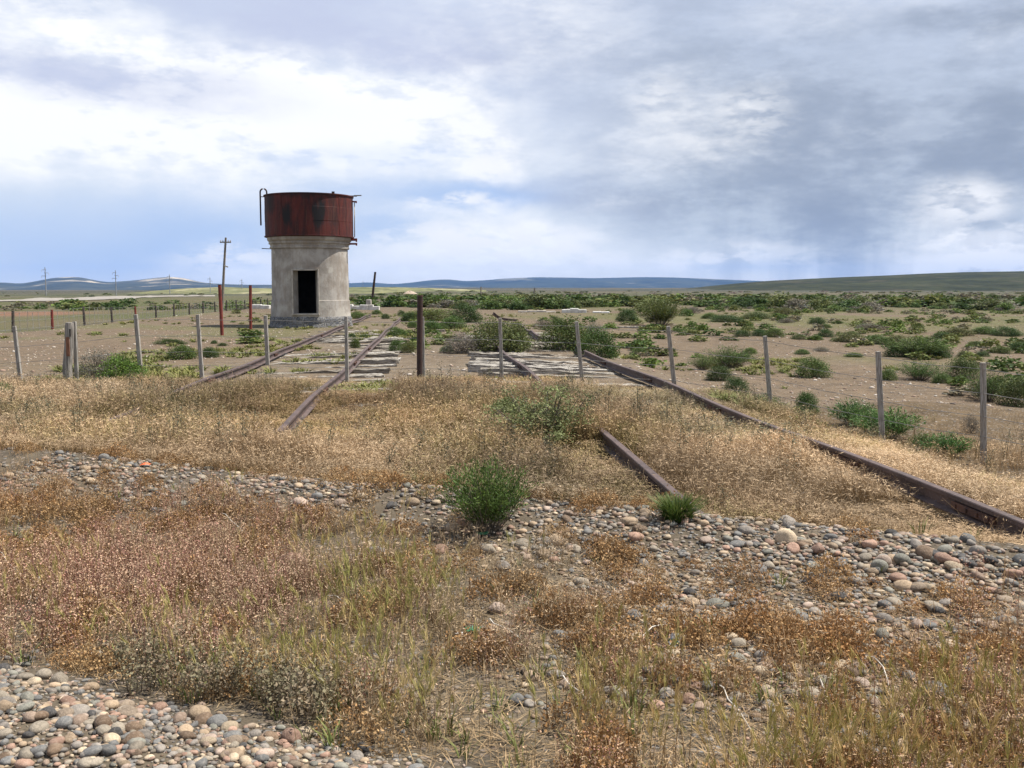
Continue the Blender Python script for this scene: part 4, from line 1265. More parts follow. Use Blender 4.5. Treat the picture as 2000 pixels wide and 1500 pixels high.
# open yellow sward on the far right gets only sparse bushes
sw = (u_ > .30) & (r_ < 74)
keep |= (u_ > .12) & (r_ > 34) & (r_ < 90) & (rg.random(N) < .012 + .020 * ss(.2, .45, u_)) & (fbm(X / 5 + 9, Y / 8, 2) > .45)
keep &= ~((u_ < -.25) & (rg.random(N) < .55))
keep &= ~((u_ < -.22) & (r_ > 150) & (r_ < 340))
keep &= ~((np.hypot(X - TX, Y - TY) < 4))
keep &= rg.random(N) < np.clip(1.2 - r_ / 230, .10, 1)
keep &= ~((fbm(X / 40 + 61, Y / 9 + 3, 3) > .63) & (r_ < 330))
X, Y, r_, u_ = X[keep], Y[keep], r_[keep], u_[keep]
o_ = np.argsort(r_); X, Y, r_, u_ = X[o_], Y[o_], r_[o_], u_[o_]
Z = zf(X, Y)
kinds = ['far_dark', 'far_mid', 'far_olive', 'far_grey', 'far_bright']
kk = rg.choice(5, len(X), p=[.32, .24, .22, .16, .06])
wd = np.exp(rg.normal(.16, .5, len(X))); wd = np.clip(wd, .35, 3.0) * (1 + .6 * ss(150, 500, r_)); wd = wd * (.62 + .38 * ss(55, 90, r_)); ht = np.clip(wd * rg.uniform(.30, .62, len(X)), .15, 1.3) * .85 * (1 - .3 * ss(110, 260, r_))
names = {'far_dark': 'dark green', 'far_mid': 'mid green', 'far_olive': 'olive', 'far_grey': 'greyish', 'far_bright': 'yellowish green'}
nth = 188
for i in range(min(nth, len(X))):
    k = kinds[kk[i]]
    o = bpy.data.objects.new('shrub', SH[k][i % 3][0])
    o.location = (X[i], Y[i], Z[i] - .03); o.rotation_euler = (0, 0, rg.uniform(0, 6.28)); o.scale = (wd[i], wd[i], ht[i])
    v = rg.uniform(.8, 1.2); o.color = (v, v, v, 1)
    link(o); tag(o, '%s bush in the front rows of the wide scrub band' % names[k], 'shrub', '%s bushes of the scrub band' % names[k])
prot = []
for k in kinds:
    for q in range(2):
        f, c = dome(rg, 34, 5, .17, {'far_dark': G_dark, 'far_mid': G_mid, 'far_olive': G_oli, 'far_grey': G_gry, 'far_bright': (.125, .150, .050)}[k], sig=.10, lw=.5); f = (f[0], f[1], f[2] * 1.0)
        prot.append(f)
sl = slice(nth, None); n = len(X[sl])
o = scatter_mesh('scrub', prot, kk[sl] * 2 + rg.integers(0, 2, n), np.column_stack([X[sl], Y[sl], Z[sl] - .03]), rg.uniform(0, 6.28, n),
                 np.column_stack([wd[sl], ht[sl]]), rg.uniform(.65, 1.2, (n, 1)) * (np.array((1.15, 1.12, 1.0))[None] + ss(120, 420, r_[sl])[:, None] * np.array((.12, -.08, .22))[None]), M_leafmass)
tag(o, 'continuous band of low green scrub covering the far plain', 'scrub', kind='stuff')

N = 5200
yy = 17 * (78 / 17) ** rg.random(N); xx = rg.uniform(-.30, .62, N) * yy; tt = trk_t(xx, yy); uu = xx / yy
k = (fbm(xx * .22 + 51, yy * .16 + 3, 3) > .50 - .06 * ss(.2, .5, uu)) & (rg.random(N) < .15 + .42 * ss(28, 60, yy) * ss(.05, .25, uu)) & ((tt > 5) | ((tt < -5) & (yy > 26)) | (np.abs(tt) < .8) & (yy > 24)) & (np.hypot(xx - TX, yy - TY) > 2.4) & (tt > -14)
xx, yy = xx[k], yy[k]; n = len(xx); wd2 = rg.uniform(.22, .75, n)
o = scatter_mesh('scrub', prot, rg.integers(0, len(prot), n), np.column_stack([xx, yy, zf(xx, yy) - .02]), rg.uniform(0, 6.28, n), np.column_stack([wd2, wd2 * rg.uniform(.28, .5, n)]),
                 rg.uniform(.8, 1.35, (n, 1)) * np.array([[1.08, 1.05, .9]]), M_leafmass)
tag(o, 'small low cushions of olive ground scrub on the gravel plain', 'ground cover', kind='stuff')

# ------------------------------------------------------------------ stones
def ico(sub):
    bm = bmesh.new(); bmesh.ops.create_icosphere(bm, subdivisions=sub, radius=1)
    V = np.array([v.co[:] for v in bm.verts]); Q = np.array([[v.index for v in f.verts] for f in bm.faces]); bm.free()
    return V, Q
def cobble(rg, sub):
    V, Q = ico(sub)
    b = rg.normal(0, 1, (6, 3)); b /= np.linalg.norm(b, axis=1)[:, None]
    k = 1 + (np.tanh((V @ b.T) * 1.6) * rg.uniform(-.13, .13, 6)).sum(1)
    cut = rg.uniform(.72, .95)
    V = V * k[:, None] * np.array((1, rg.uniform(.62, .92), rg.uniform(.42, .72)))
    for q in range(int(rg.integers(1, 6))):
        nn = rg.normal(0, 1, 3); nn /= np.linalg.norm(nn); d = V @ nn
        over = np.clip(d - rg.uniform(.66, .92) * d.max(), 0, None); V = V - over[:, None] * nn * .85
    return V, Q
PAL = [(.23, .22, .21), (.155, .165, .175), (.33, .265, .195), (.30, .205, .165), (.43, .37, .285), (.17, .125, .09), (.065, .067, .072), (.27, .25, .215), (.19, .20, .185), (.36, .30, .265), (.25, .21, .17), (.29, .23, .19)]
PAL = [(c[0] * 1.02, c[1] * .95, c[2] * .865) for c in PAL]
PNAME = ['grey', 'blue grey', 'tan', 'pinkish', 'cream', 'brown', 'blackish', 'pale grey', 'greenish grey', 'pale pinkish', 'drab', 'buff']
PW = np.array([.15, .12, .12, .09, .05, .08, .05, .11, .08, .05, .05, .05]); PW /= PW.sum()
rg = np.random.default_rng(99)
STM = []
for _ in range(14):
    V, Q = cobble(rg, 3)
    o = np_mesh('stone', V, Q, None, M_stone, True); STM.append(o.data); bpy.data.objects.remove(o)
def stone(x, y, size, ci, label, group, z=None, flat=1.0, tint=None, sink=.25):
    o = bpy.data.objects.new('stone', STM[int(rg.integers(14))])
    zg = float(zf(x, y)) if z is None else z
    o.scale = (size / 2, size / 2, size / 2 * flat)
    o.location = (x, y, zg + size * .5 * .55 * flat * (1 - sink * 2) )
    o.rotation_euler = (rg.normal(0, .2), rg.normal(0, .2), rg.uniform(0, 6.28))
    c = np.array(PAL[ci] if tint is None else tint) * rg.uniform(.72, 1.2)
    o.color = (*c, 1)
    link(o); tag(o, label, 'stone', group)
    return o
# stones one can single out: pixel, width in pixels, colour, label
for px, py, wp, ci, lab, fl in [
        (1532, 1055, 48, 4, 'big pale cream rounded stone on the crest of the gravel bank', 1.05), (1250, 1085, 0, 2, '', 1),
        (1082, 1062, 46, 2, 'angular sandy yellow stone beside the orange dried weeds', .9), (1228, 1022, 38, 2, 'wedge shaped ochre stone at the top of the gravel bank', .9),
        (568, 1105, 62, 3, 'large orange brown boulder half sunk among the dry weeds', 1.1), (586, 985, 36, 9, 'smooth pinkish stone on the far gravel crest', 1),
        (204, 898, 22, 1, 'dark blue grey upright stone on the far gravel crest', 1.5), (447, 960, 24, 4, 'cream round stone among orange weeds near the far crest', 1),
        (114, 887, 28, 1, 'flat dark stone at the far end of the gravel crest', .8), (1806, 1085, 46, 5, 'dark brown slanted boulder on the gravel bank', 1.1),
        (1746, 1098, 30, 2, 'rounded light brown stone beneath the dark brown boulder', 1), (1640, 1172, 36, 6, 'charcoal black angular stone with pebbles around it', .9),
        (1828, 1192, 44, 7, 'large pale flat stone with a grey vein, in orange weeds', .9), (1830, 1360, 70, 1, 'big bluish flat topped boulder by the grass edge', .8),
        (1855, 1372, 40, 10, 'brownish boulder leaning on the bluish flat topped boulder', .8), (1895, 1390, 32, 7, 'pale grey round stone in the grass beside the bluish boulder', .9),
        (1565, 1262, 42, 4, 'bright cream stone above green grass blades', .9), (1487, 1255, 34, 6, 'dark upright stone beside fresh green leaves', 1.2),  # the upright stone takes the blackish palette colour
        (1685, 1342, 44, 9, 'buff rounded stone beside the white dry branch', .9), (1448, 1222, 32, 9, 'pink rounded stone in the middle of the weeds', .9),
        (1282, 1215, 26, 4, 'pale yellow stone in brown weeds, lower of a pair', .9), (1225, 1202, 24, 9, 'cream pink stone beside the white can', .9),
        (1136, 1140, 40, 7, 'pale grey boulder half covered by brown weeds', .9), (960, 1232, 34, 2, 'orange tan wedge stone next to the green plastic', .9),
        (968, 1195, 38, 9, 'pinkish stone pile member above the orange wedge stone', .9), (740, 1085, 42, 1, 'blue grey flat stone among the orange weeds', .7),
        (712, 1066, 26, 4, 'white oval stone on the middle gravel', .7), (1438, 1085, 0, 1, '', 1), (1440, 1066, 34, 1, 'light blue grey stone in the crest of the gravel bank', .8),
        (1262, 1010, 30, 10, 'grey tan stone touching the wedge shaped ochre stone', .9), (262, 1450, 46, 5, 'large brown rounded stone in the near gravel heap', 1), (216, 1383, 40, 2, 'tan egg shaped stone on the crest of the near gravel heap', 1.1),
        (248, 1395, 46, 10, 'long taupe stone on the crest of the near gravel heap', .8), (132, 1413, 36, 9, 'pale pink oval stone in the near gravel heap', .8), (50, 1385, 40, 8, 'sage grey oval stone in the near gravel heap', .8),
        (232, 1430, 34, 7, 'pale grey stone touching the large brown rounded stone', .9), (455, 1455, 38, 10, 'sandy grey oval stone near the lower end of the heap', .9), (362, 1432, 36, 2, 'tan flecked stone midway along the near gravel heap', .9),
        (180, 1470, 54, 1, 'slate blue flat stone low in the near gravel heap', .7), (497, 1420, 20, 4, 'tiny bright white pebble on the near gravel heap', .9)        , (1318, 1292, 30, 9, 'pinkish round stone just below the white can', .9), (1395, 1218, 34, 4, 'cream oval stone between two orange brown weed mounds', .8),
        (1510, 1130, 32, 1, 'slate blue stone under the big pale cream stone', .8), (1590, 1110, 30, 8, 'greenish grey stone in the wide part of the gravel bank', .8),
        (1690, 1092, 28, 7, 'light grey oval stone left of the dark brown boulder', .8), (1860, 1110, 36, 4, 'yellowish flat stone in the far end of the gravel bank', .7),
        (1935, 1098, 34, 6, 'black stone near the frame edge on the gravel bank', .8), (1380, 1058, 34, 9, 'pink grey flat stone along the crest of the bank', .7),
        (1180, 1060, 36, 5, 'brown rounded stone below the wedge shaped ochre stone', .8), (1130, 1075, 30, 7, 'pale grey stone right of the angular yellow stone', .8),
        (1225, 1130, 26, 3, 'small orange stone among weeds below the bank', .9), (1960, 1175, 34, 10, 'drab flat stone low on the slope near the frame edge', .7),
        (1755, 1225, 32, 7, 'light stone in the dark weeds above the grass edge', .8), (1640, 1285, 34, 5, 'brown stone beside the fresh green leaves', .8),
        (1860, 1262, 36, 4, 'cream stone resting on the open slope above the bluish boulder', .8), (1345, 1160, 30, 6, 'dark grey stone in the middle of the stony slope', .8),
        (665, 985, 30, 9, 'pale pink stone on the crest left of the needle leaved bush', .9), (705, 975, 28, 4, 'cream stone next to the pale pink crest stone', .9), (805, 985, 30, 2, 'tan stone on the crest close to the needle leaved bush', .9),
        (765, 990, 26, 6, 'blackish stone on the crest by the needle leaved bush', .8), (395, 935, 26, 7, 'light grey stone on the far crest behind the pink weeds', .8)]:
    if not lab: continue
    g = gnd(px, py); stone(g[0], g[1], wp / F * g[1] * 1.02, ci, lab, None, None, fl)

def stone_field(n, smin, smax, s0, s1, x0, x1, bias):
    """random places given in road distance s"""
    x = rg.uniform(x0, x1, n); s = rg.uniform(s0, s1, n)
    y = (s - .41 * x) / .912
    return x, y
zones = []
def add_zone(name, x, y, sz): zones.append((name, x, y, sz))
def sizes(n, mu, sg, hi): return np.clip(np.exp(rg.normal(math.log(mu), sg, n)), .006, hi)
x, y = stone_field(13000, 0, 0, 1.45, 2.5, -2.6, .6, 0); k = rg.random(len(x)) < ss(2.55, 2.2, road_s(x, y)); add_zone('near', x[k], y[k], sizes(k.sum(), .0155, .52, .06))
x, y = stone_field(520, 0, 0, 1.75, 2.40, -2.6, .3, 0); add_zone('near', x, y, sizes(len(x), .034, .34, .066))
x, y = stone_field(33000, 0, 0, 4.3, 5.95, -7, 6.6, 0); e = fbm(x * 1.2, y * 1.2, 3); k = (rg.random(len(x)) < np.exp(-((road_s(x, y) - 5.15) / .52) ** 2) * 1.15 * ss(.25, .5, e)) & (road_s(x, y) < 5.72); add_zone('bank', x[k], y[k], sizes(k.sum(), .024, .5, .085))
x, y = stone_field(28000, 0, 0, 3.2, 5.2, -.6, 5.6, 0); e = fbm(x * 1.1 + 5, y * 1.1, 3); k = rg.random(len(x)) < ss(.33, .52, e) * ss(-.8, .5, x + (road_s(x, y) - 4.2) * .3); add_zone('slope', x[k], y[k], sizes(k.sum(), .019, .5, .07))
x, y = stone_field(9500, 0, 0, 2.4, 5.2, -6.5, 5.4, 0); e = fbm(x * 1.4 + 15, y * 1.4, 3); k = rg.random(len(x)) < ss(.44, .60, e) * .8; add_zone('weeds', x[k], y[k], sizes(k.sum(), .020, .55, .065))
AX = np.concatenate([z[1] for z in zones]); AY = np.concatenate([z[2] for z in zones]); AS = np.concatenate([z[3] for z in zones])
AZN = np.concatenate([[i] * len(z[1]) for i, z in enumerate(zones)])
inview = (AY > 2.2) & (np.abs(AX / AY) < .86)
AX, AY, AS, AZN = AX[inview], AY[inview], AS[inview], AZN[inview]
ci = rg.choice(len(PAL), len(AX), p=PW)
app = AS / AY
order = np.argsort(-app * np.where((np.abs(AX / AY) < .55) & (AY > 2.75), 1, .001))
big = order[:235]; rest = order[235:]
wh = {'near': 'of the near gravel heap', 'bank': 'of the gravel bank below the rails', 'slope': 'on the stony slope under the gravel bank', 'weeds': 'lying among the dry weeds'}
for i in big:
    zn = zones[AZN[i]][0]
    vis = (road_s(AX[i], AY[i]))
    stone(AX[i], AY[i], AS[i] * 1.15, int(ci[i]), 'smooth %s river stone %s' % (PNAME[ci[i]], wh[zn]), '%s stones %s' % (PNAME[ci[i]], wh[zn]))
protP = []
for _ in range(8):
    V, Q = cobble(rg, 2); protP.append((V, Q, np.ones((len(V), 3))))
n = len(rest)
Pz = zf(AX[rest], AY[rest]) + AS[rest] * .13
T = np.array(PAL)[ci[rest]] * rg.uniform(.6, 1.2, (n, 1))
o = scatter_mesh('pebbles', protP, rg.integers(0, 8, n), np.column_stack([AX[rest], AY[rest], Pz]), rg.uniform(0, 6.28, n), np.column_stack([AS[rest] / 2, AS[rest] / 2]), T, M_peb, True)
tag(o, 'loose rounded pebbles of many colours filling the gravel banks', 'gravel', kind='stuff')
# grit between the pebbles
x, y = stone_field(32000, 0, 0, 1.5, 5.9, -4.8, 5.2, 0); s_ = road_s(x, y); e = fbm(x * 1.3 + 9, y * 1.3, 3)
k = (rg.random(len(x)) < np.clip(ss(2.6, 2.3, s_) + ss(.42, .6, e) * ss(2.4, 3.2, s_), .08, 1)) & (y > 2.1) & (np.abs(x / y) < .85)
x, y = x[k], y[k]; n = len(x); sz = sizes(n, .010, .35, .022)
V1, Q1 = cobble(rg, 1); V2, Q2 = cobble(rg, 1)
protG = [(V1, Q1, np.ones((len(V1), 3))), (V2, Q2, np.ones((len(V2), 3)))]
T = np.array(PAL)[rg.choice(len(PAL), n, p=PW)] * rg.uniform(.75, 1.15, (n, 1))
o = scatter_mesh('gravel', protG, rg.integers(0, 2, n), np.column_stack([x, y, zf(x, y) + sz * .1]), rg.uniform(0, 6.28, n), np.column_stack([sz / 2, sz / 2]), T, M_peb, True)
tag(o, 'fine gravel between the rounded stones', 'gravel', kind='stuff')
# pale stones strewn over the bare plain
N = 15000
yy = 14.5 * (75 / 14.5) ** (rg.random(N) ** .8); xx = rg.uniform(-.58, .58, N) * yy
k = (fbm(xx * .35, yy * .35, 3) > .40) & (trk_t(xx, yy) > -15)
xx, yy = xx[k], yy[k]; n = len(xx); sz = sizes(n, .040, .45, .13)
T = np.array([(.42, .35, .28), (.50, .44, .38), (.34, .235, .18), (.24, .19, .15), (.60, .55, .49), (.15, .12, .10)])[rg.choice(6, n, p=[.27, .18, .25, .15, .07, .08])] * rg.uniform(.8, 1.15, (n, 1))
o = scatter_mesh('stones', protG, rg.integers(0, 2, n), np.column_stack([xx, yy, zf(xx, yy) + sz * .08]), rg.uniform(0, 6.28, n), np.column_stack([sz / 2, sz / 2]), T, M_peb, True)
o.name = 'gravel'
tag(o, 'pale stone chips strewn over the bare brown plain', 'gravel', kind='stuff')

# ------------------------------------------------------------------ dry grass and weeds (plant forms in metres)
def project(x, y, z):
    ca, sa = math.cos(PIT), math.sin(PIT)
    zz = z - CZ
    f = y * ca - zz * sa; u = y * sa + zz * ca
    return 1000 + F * x / f, 750 - F * u / f
def stem(rg, b, a, h, lean, w, c0, c1, seeds=0, s_from=.55, sl=.012, sw=.004, sc=(.4, .3, .18), droop=.0, sspread=.012, curve=.35):
    """one stalk as a bent ribbon, with small seed heads along its upper part"""
    dr = np.array((math.cos(a), math.sin(a), 0)); ph = rg.uniform(0, 6.28); sd = np.array((math.cos(ph), math.sin(ph), 0))
    t = np.array((0, .5, 1.0))
    P = b + dr * (lean * t ** 1.6)[:, None] + np.array((0, 0, 1.0)) * (h * (t - droop * t ** 3))[:, None]
    W = np.array((w, w * .8, w * .35))[:, None]
    V = np.stack([P - sd * W, P + sd * W], 1).reshape(-1, 3); Q = [[0, 1, 3, 2], [2, 3, 5, 4]]
    C = np.array([c0, c0, c0, c0, c1, c1]) * rg.uniform(.75, 1.2)
    if seeds:
        u = rg.uniform(s_from, 1.03, seeds)
        SP = b + dr * (lean * u ** 1.6)[:, None] + np.array((0, 0, 1.0)) * (h * (u - droop * u ** 3))[:, None] + rg.normal(0, sspread, (seeds, 3))
        D, E = basis(seeds, rg); D[:, 2] = np.abs(D[:, 2]) * .8; 
        ls = sl * rg.uniform(.6, 1.4, seeds)
        v, q, c = leaves(SP, D, E, ls, ls * sw / sl, np.array(sc)[None] * rg.uniform(.6, 1.35, (seeds, 1)))
        Q = np.concatenate([np.array(Q), q + len(V)]); V = np.concatenate([V, v]); C = np.concatenate([C, c])
    return V, np.array(Q), C
def bunch(parts):
    Vs, Qs, Cs = [], [], []; off = 0
    for V, Q, C in parts:
        Vs.append(V); Qs.append(Q + off); Cs.append(C); off += len(V)
    return np.concatenate(Vs), np.concatenate(Qs), np.concatenate(Cs)
rg = np.random.default_rng(123)
def straw_tuft(n=12, h=.30, rad=.07, w=.0019, c0=(.30, .21, .115), c1=(.455, .335, .215), sc=(.45, .335, .215), seeds=3, lean=.14, ss_=.012):
    return bunch([stem(rg, np.array((rg.normal(0, rad), rg.normal(0, rad), 0)), rg.uniform(0, 6.28), h * rg.uniform(.6, 1.15), rg.uniform(.2, 1) * lean, w, c0, c1,
                       seeds, .45, .036, .0030, sc, .12, ss_) for _ in range(n)])
STRAW = [straw_tuft() for _ in range(8)]
GREENISH = [straw_tuft(9, .27, .06, .0024, (.19, .165, .07), (.31, .25, .12), (.38, .30, .16), 4) for _ in range(4)]
DARKST = [bunch([stem(rg, np.array((rg.normal(0, .03), rg.normal(0, .03), 0)), rg.uniform(0, 6.28), .40 * rg.uniform(.7, 1.15), rg.uniform(0, .09), .003, (.09, .085, .05), (.13, .12, .075),
                       26, .25, .018, .005, (.13, .13, .085), .02, .016) for _ in range(4)]) for _ in range(4)]
PINK = [bunch([stem(rg, np.array((rg.normal(0, .05), rg.normal(0, .05), 0)), rg.uniform(0, 6.28), .21 * rg.uniform(.55, 1.2), rg.uniform(0, .08), .0013, (.22, .11, .075), (.34, .18, .14),
                     24, .2, .0065, .0026, (.52, .36, .25) if rg.random() < .7 else (.38, .20, .16), .05, .011) for _ in range(8)]) for _ in range(8)]
def fox(c_s, c_t):
    parts = []
    for _ in range(5):
        b = np.array((rg.normal(0, .06), rg.normal(0, .04), 0)); a = rg.uniform(0, 6.28); h = .22 * rg.uniform(.6, 1.2); le = rg.uniform(.01, .09)
        parts.append(stem(rg, b, a, h, le, .0014, (.28, .19, .09), c_s))
        tip = b + np.array((math.cos(a) * le, math.sin(a) * le, h)); ax = np.array((math.cos(a) * le * 1.3, math.sin(a) * le * 1.3, h * .8)); ax /= np.linalg.norm(ax)
        n = 22; u = rg.uniform(-.045, .018, n); P = tip + ax * u[:, None] + rg.normal(0, .0016, (n, 3))
        D, E = basis(n, rg); D = D * .32 + ax; D /= np.linalg.norm(D, axis=1)[:, None]
        mixr = rg.random((n, 1)); c = np.array(c_s) * (1 - mixr) + np.array(c_t) * mixr
        parts.append(leaves(P, D, E, .034 * rg.uniform(.6, 1.3, n), .0013, c * rg.uniform(.8, 1.2, (n, 1))))
    return bunch(parts)
FOX = [fox((.24, .25, .06), (.50, .40, .17)) for _ in range(5)] + [fox((.36, .29, .10), (.64, .47, .25)) for _ in range(4)]
def cushion(c, n=230, h=.085, r=.085):
    a = rg.uniform(0, 6.28, n); q = np.sqrt(rg.random(n)) * r
    P = np.stack([np.cos(a) * q, np.sin(a) * q, h * (1 - (q / r) ** 2) * rg.random(n) ** .6], 1)
    D, E = basis(n, rg); D[:, 2] = np.abs(D[:, 2]) + .2; D /= np.linalg.norm(D, axis=1)[:, None]
    L1 = leaves(P, D, E, (.024 * rg.uniform(.5, 1.4, n)), .0016, np.array(c)[None] * rg.uniform(.5, 1.3, (n, 1)))
    m = n; P2 = P + D * .018 + rg.normal(0, .006, (n, 3)); D2, E2 = basis(m, rg)
    L2 = leaves(P2, D2, E2, .009 * rg.uniform(.6, 1.4, m), .0035, np.array(c)[None] * 1.35 * rg.uniform(.6, 1.3, (m, 1)))
    return bunch([L1, L2])
CUSH = [cushion((.27, .155, .068)) for _ in range(5)] + [cushion((.33, .215, .105)) for _ in range(3)]
GREYF = [bunch([stem(rg, np.array((rg.normal(0, .04), rg.normal(0, .04), 0)), rg.uniform(0, 6.28), .15 * rg.uniform(.6, 1.2), rg.uniform(0, .07), .0018, (.14, .10, .055), (.19, .16, .10),
                     34, .45, .011, .005, (.25, .195, .13) if rg.random() < .5 else (.19, .165, .10), .0, .013) for _ in range(6)]) for _ in range(4)]
SPRIG = [grass_clump(rg, 10, (.16, .19, .06), .9, .035, (.30, .28, .11)) for _ in range(4)]
SPRIG = [(V * np.array((.085, .085, .10)), Q, C) for V, Q, C in SPRIG]
def litter():
    n = 16
    P = np.column_stack([rg.normal(0, .07, (n, 2)), rg.uniform(.004, .02, n)]); a = rg.uniform(0, 6.28, n)
    D = np.stack([np.cos(a), np.sin(a), rg.normal(0, .12, n)], 1); E = np.stack([-np.sin(a), np.cos(a), 0 * a], 1)
    return leaves(P, D, E, rg.uniform(.04, .13, n), .0015, np.array((.36, .26, .15))[None] * rg.uniform(.5, 1.3, (n, 1)))
LIT = [litter() for _ in range(5)]

def field_grass(name, label, protos, x, y, hmul, tint, smin=.85, smax=1.2):
    n = len(x); sc = rg.uniform(smin, smax, n)
    o = scatter_mesh(name, protos, rg.integers(0, len(protos), n), np.column_stack([x, y, zf(x, y) - .006]), rg.uniform(0, 6.28, n),
                     np.column_stack([sc, sc * hmul]), tint, M_grass)
    tag(o, label, 'grass', kind='stuff')
    return o
def tintv(x, y, amt=.22, hue=.10):
    v = 1 + (fbm(x * .9 + 3, y * .9, 3) - .5) * 2 * amt; h = (fbm(x * .5 + 31, y * .5 + 7, 3) - .5) * 2 * hue
    return np.stack([v * (1 + h), v, v * (1 - h * 1.2)], 1)

# --- straw meadow between the gravel bank and the fence
N = 80000
yy = 3.4 + 13.4 * rg.random(N) ** .85; xx = rg.uniform(-.78, .82, N) * yy
s_, t_ = road_s(xx, yy), trk_t(xx, yy)
edge = 15.0 + (fbm(xx * .5, yy * .2, 3) - .5) * 2.4 - .9 * ss(1.5, 3.5, t_)
k = (s_ > 5.45 + .35 * (fbm(xx * 1.5, yy * 1.5, 2) - .5)) & (rg.random(N) < .25 + .75 * ss(5.5, 6.2, s_)) & (yy < edge)
k &= ~((t_ > 4.4 + (fbm(xx * .8, yy * .8, 2) - .5) * 1.6) & (yy > 8.5) & (rg.random(N) < .86))
k &= ~((t_ > 3.5) & (yy > 12.2) & (rg.random(N) < .8))
k &= rg.random(N) < np.clip(.30 + .55 * ss(.32, .55, fbm(xx * 1.1 + 20, yy * 1.1, 3)), 0, 1) * np.clip(8.5 / yy, .55, 1) * (.45 + .75 * ss(.38, .60, fbm(xx * 3.2 + 8, yy * 3.2, 2)))
xx, yy, s_, t_ = xx[k], yy[k], s_[k], t_[k]
def near_rail(tr, y0, y1, w0, w1):
    return ((t_ > tr - w0) & (t_ < tr + w1) & (yy > y0) & (yy < y1))
hm = (.25 + 1.2 * fbm(xx * .9 + 9, yy * .9, 3)) * (.40 + .60 * ss(5.45, 6.5, s_)) * (1 - .25 * ss(1200, 1500, project(xx, yy, 0)[0]))
hm = np.where(near_rail(T3, 5, 8.8, .62, .16), hm * .42, hm)
hm = np.where(near_rail(T4, 4.8, 6.4, .7, .16), hm * .40, hm)
hm = np.where(near_rail(T4, 6.4, 8.0, .3, .1), hm * .74, hm)
hm = np.where(near_rail(T4, 9.7, 15.5, .9, .5), hm * .45, hm)
hm = np.where(near_rail(T2, 8.8, 15.5, .30, .95), hm * .46, hm)
hm = hm * (1 - .55 * ss(12.6, 15.2, yy)) * (1 + .12 * ss(9, 12, yy) * ss(13.6, 12.4, yy))
px, py = project(xx, yy, 0)
# fresher, browner or blonder patches
green = ss(.50, .66, fbm(xx * .55 + 70, yy * .55, 3) + .10 * ss(900, 500, px) + .10 * ss(840, 760, py))
pick = rg.random(len(xx)) < green * .60
blond = ss(1200, 1500, px) * ss(820, 880, py)
tn = tintv(xx, yy, .34, .10) * (1 + .16 * blond[:, None]) * (.80 + .40 * ss(.38, .60, fbm(xx * .33 + 2, yy * .33 + 60, 3)))[:, None]
field_grass('dry_grass', 'straw coloured seeding grass filling the ground between gravel bank and fence', STRAW, xx[~pick], yy[~pick], hm[~pick], tn[~pick])
field_grass('olive_grass', 'olive green grass mixed through the straw grass', GREENISH, xx[pick], yy[pick], hm[pick], tn[pick])
k = (rg.random(len(xx)) < .020 * (1 + 1.5 * ss(.5, .65, fbm(xx * .8, yy * .8 + 50, 2)))) & (hm > .5)
field_grass('dark_weeds', 'thin dark seed stalks standing out of the straw grass', DARKST, xx[k], yy[k], hm[k], tn[k])

# --- weeds on and between the gravel banks
N = 70000
yy = 2.2 + 6.35 * rg.random(N) ** 1.15; xx = rg.uniform(-.78, .82, N) * yy
s_ = road_s(xx, yy)
k = (s_ > 2.33) & (s_ < 5.85); xx, yy, s_ = xx[k], yy[k], s_[k]
px, py = project(xx, yy, zf(xx, yy))
def ell(cx, cy, rx, ry): return np.exp(-(((px - cx) / rx) ** 2 + ((py - cy) / ry) ** 2))
nz = fbm(xx * 1.6 + 4, yy * 1.6, 3); nz2 = fbm(xx * 3.8 + 44, yy * 3.8, 3); nz3 = fbm(xx * 1.0 + 80, yy * 1.0, 3)
w_pink = 1.25 * ell(240, 1190, 300, 90) * ss(.30, .55, nz3) + .55 * ell(390, 1020, 150, 45) + .35 * ell(1060, 1310, 170, 50) + .12 * ss(.5, .65, nz)
w_fox = .50 * ell(720, 1215, 170, 105) + .30 * ell(560, 1310, 240, 55) + .50 * ss(1330, 1440, py) * ss(950, 1150, px) * ss(.30, .55, nz2) + .22 * ell(1300, 1370, 160, 70) + .25 * ell(30, 1220, 120, 90) + .30 * ell(800, 1420, 260, 60)
w_cush = .62 * (1.0 * ss(.44, .56, nz2) * (ss(900, 1100, px) * ss(1340, 1260, py) + ss(1000, 850, px) * ss(1130, 1060, py)) + .9 * ell(1120, 1030, 90, 34) + .6 * ss(.47, .58, nz2))
w_straw = .8 * ell(1050, 1230, 150, 110) + .65 * ss(900, 300, px) * ss(1330, 1240, py) * ss(.35, .55, nz) + .45 * ss(.42, .56, nz3) + .5 * ell(120, 960, 260, 50) + .4 * ell(720, 1180, 220, 110)
w_grey = .40 * ell(540, 1390, 170, 40) + .30 * ell(400, 1350, 90, 50) + .2 * ell(280, 1330, 90, 40)
w_sprig = .05 + .22 * ell(1480, 1290, 200, 50) + .16 * ell(500, 1330, 300, 60) + .14 * ell(1100, 1440, 700, 70)
bare = ss(.32, .48, nz) * .55 + .45
bank = np.exp(-((s_ - 5.20) / .52) ** 2)                       # the crest itself stays stony
ws = np.stack([w_pink, w_fox, w_cush, w_straw, w_grey, w_sprig], 1) * (bare * (1 - .94 * bank))[:, None]
ws *= ss(2.36, 2.62, s_)[:, None]
stony = ss(1000, 1300, px) * ss(1300, 1200, py)
ws *= (1 - .62 * stony)[:, None]
ws *= (.30 + 1.35 * ss(.40, .62, fbm(xx * 5.5 + 3, yy * 5.5, 2)))[:, None]
ws *= .125 * np.clip(yy / 4.0, .75, 1.2)[:, None]
cum = np.cumsum(ws, 1); rnd = rg.random(len(xx))
sel = (rnd[:, None] > cum).sum(1)
tn = tintv(xx, yy, .22, .10)
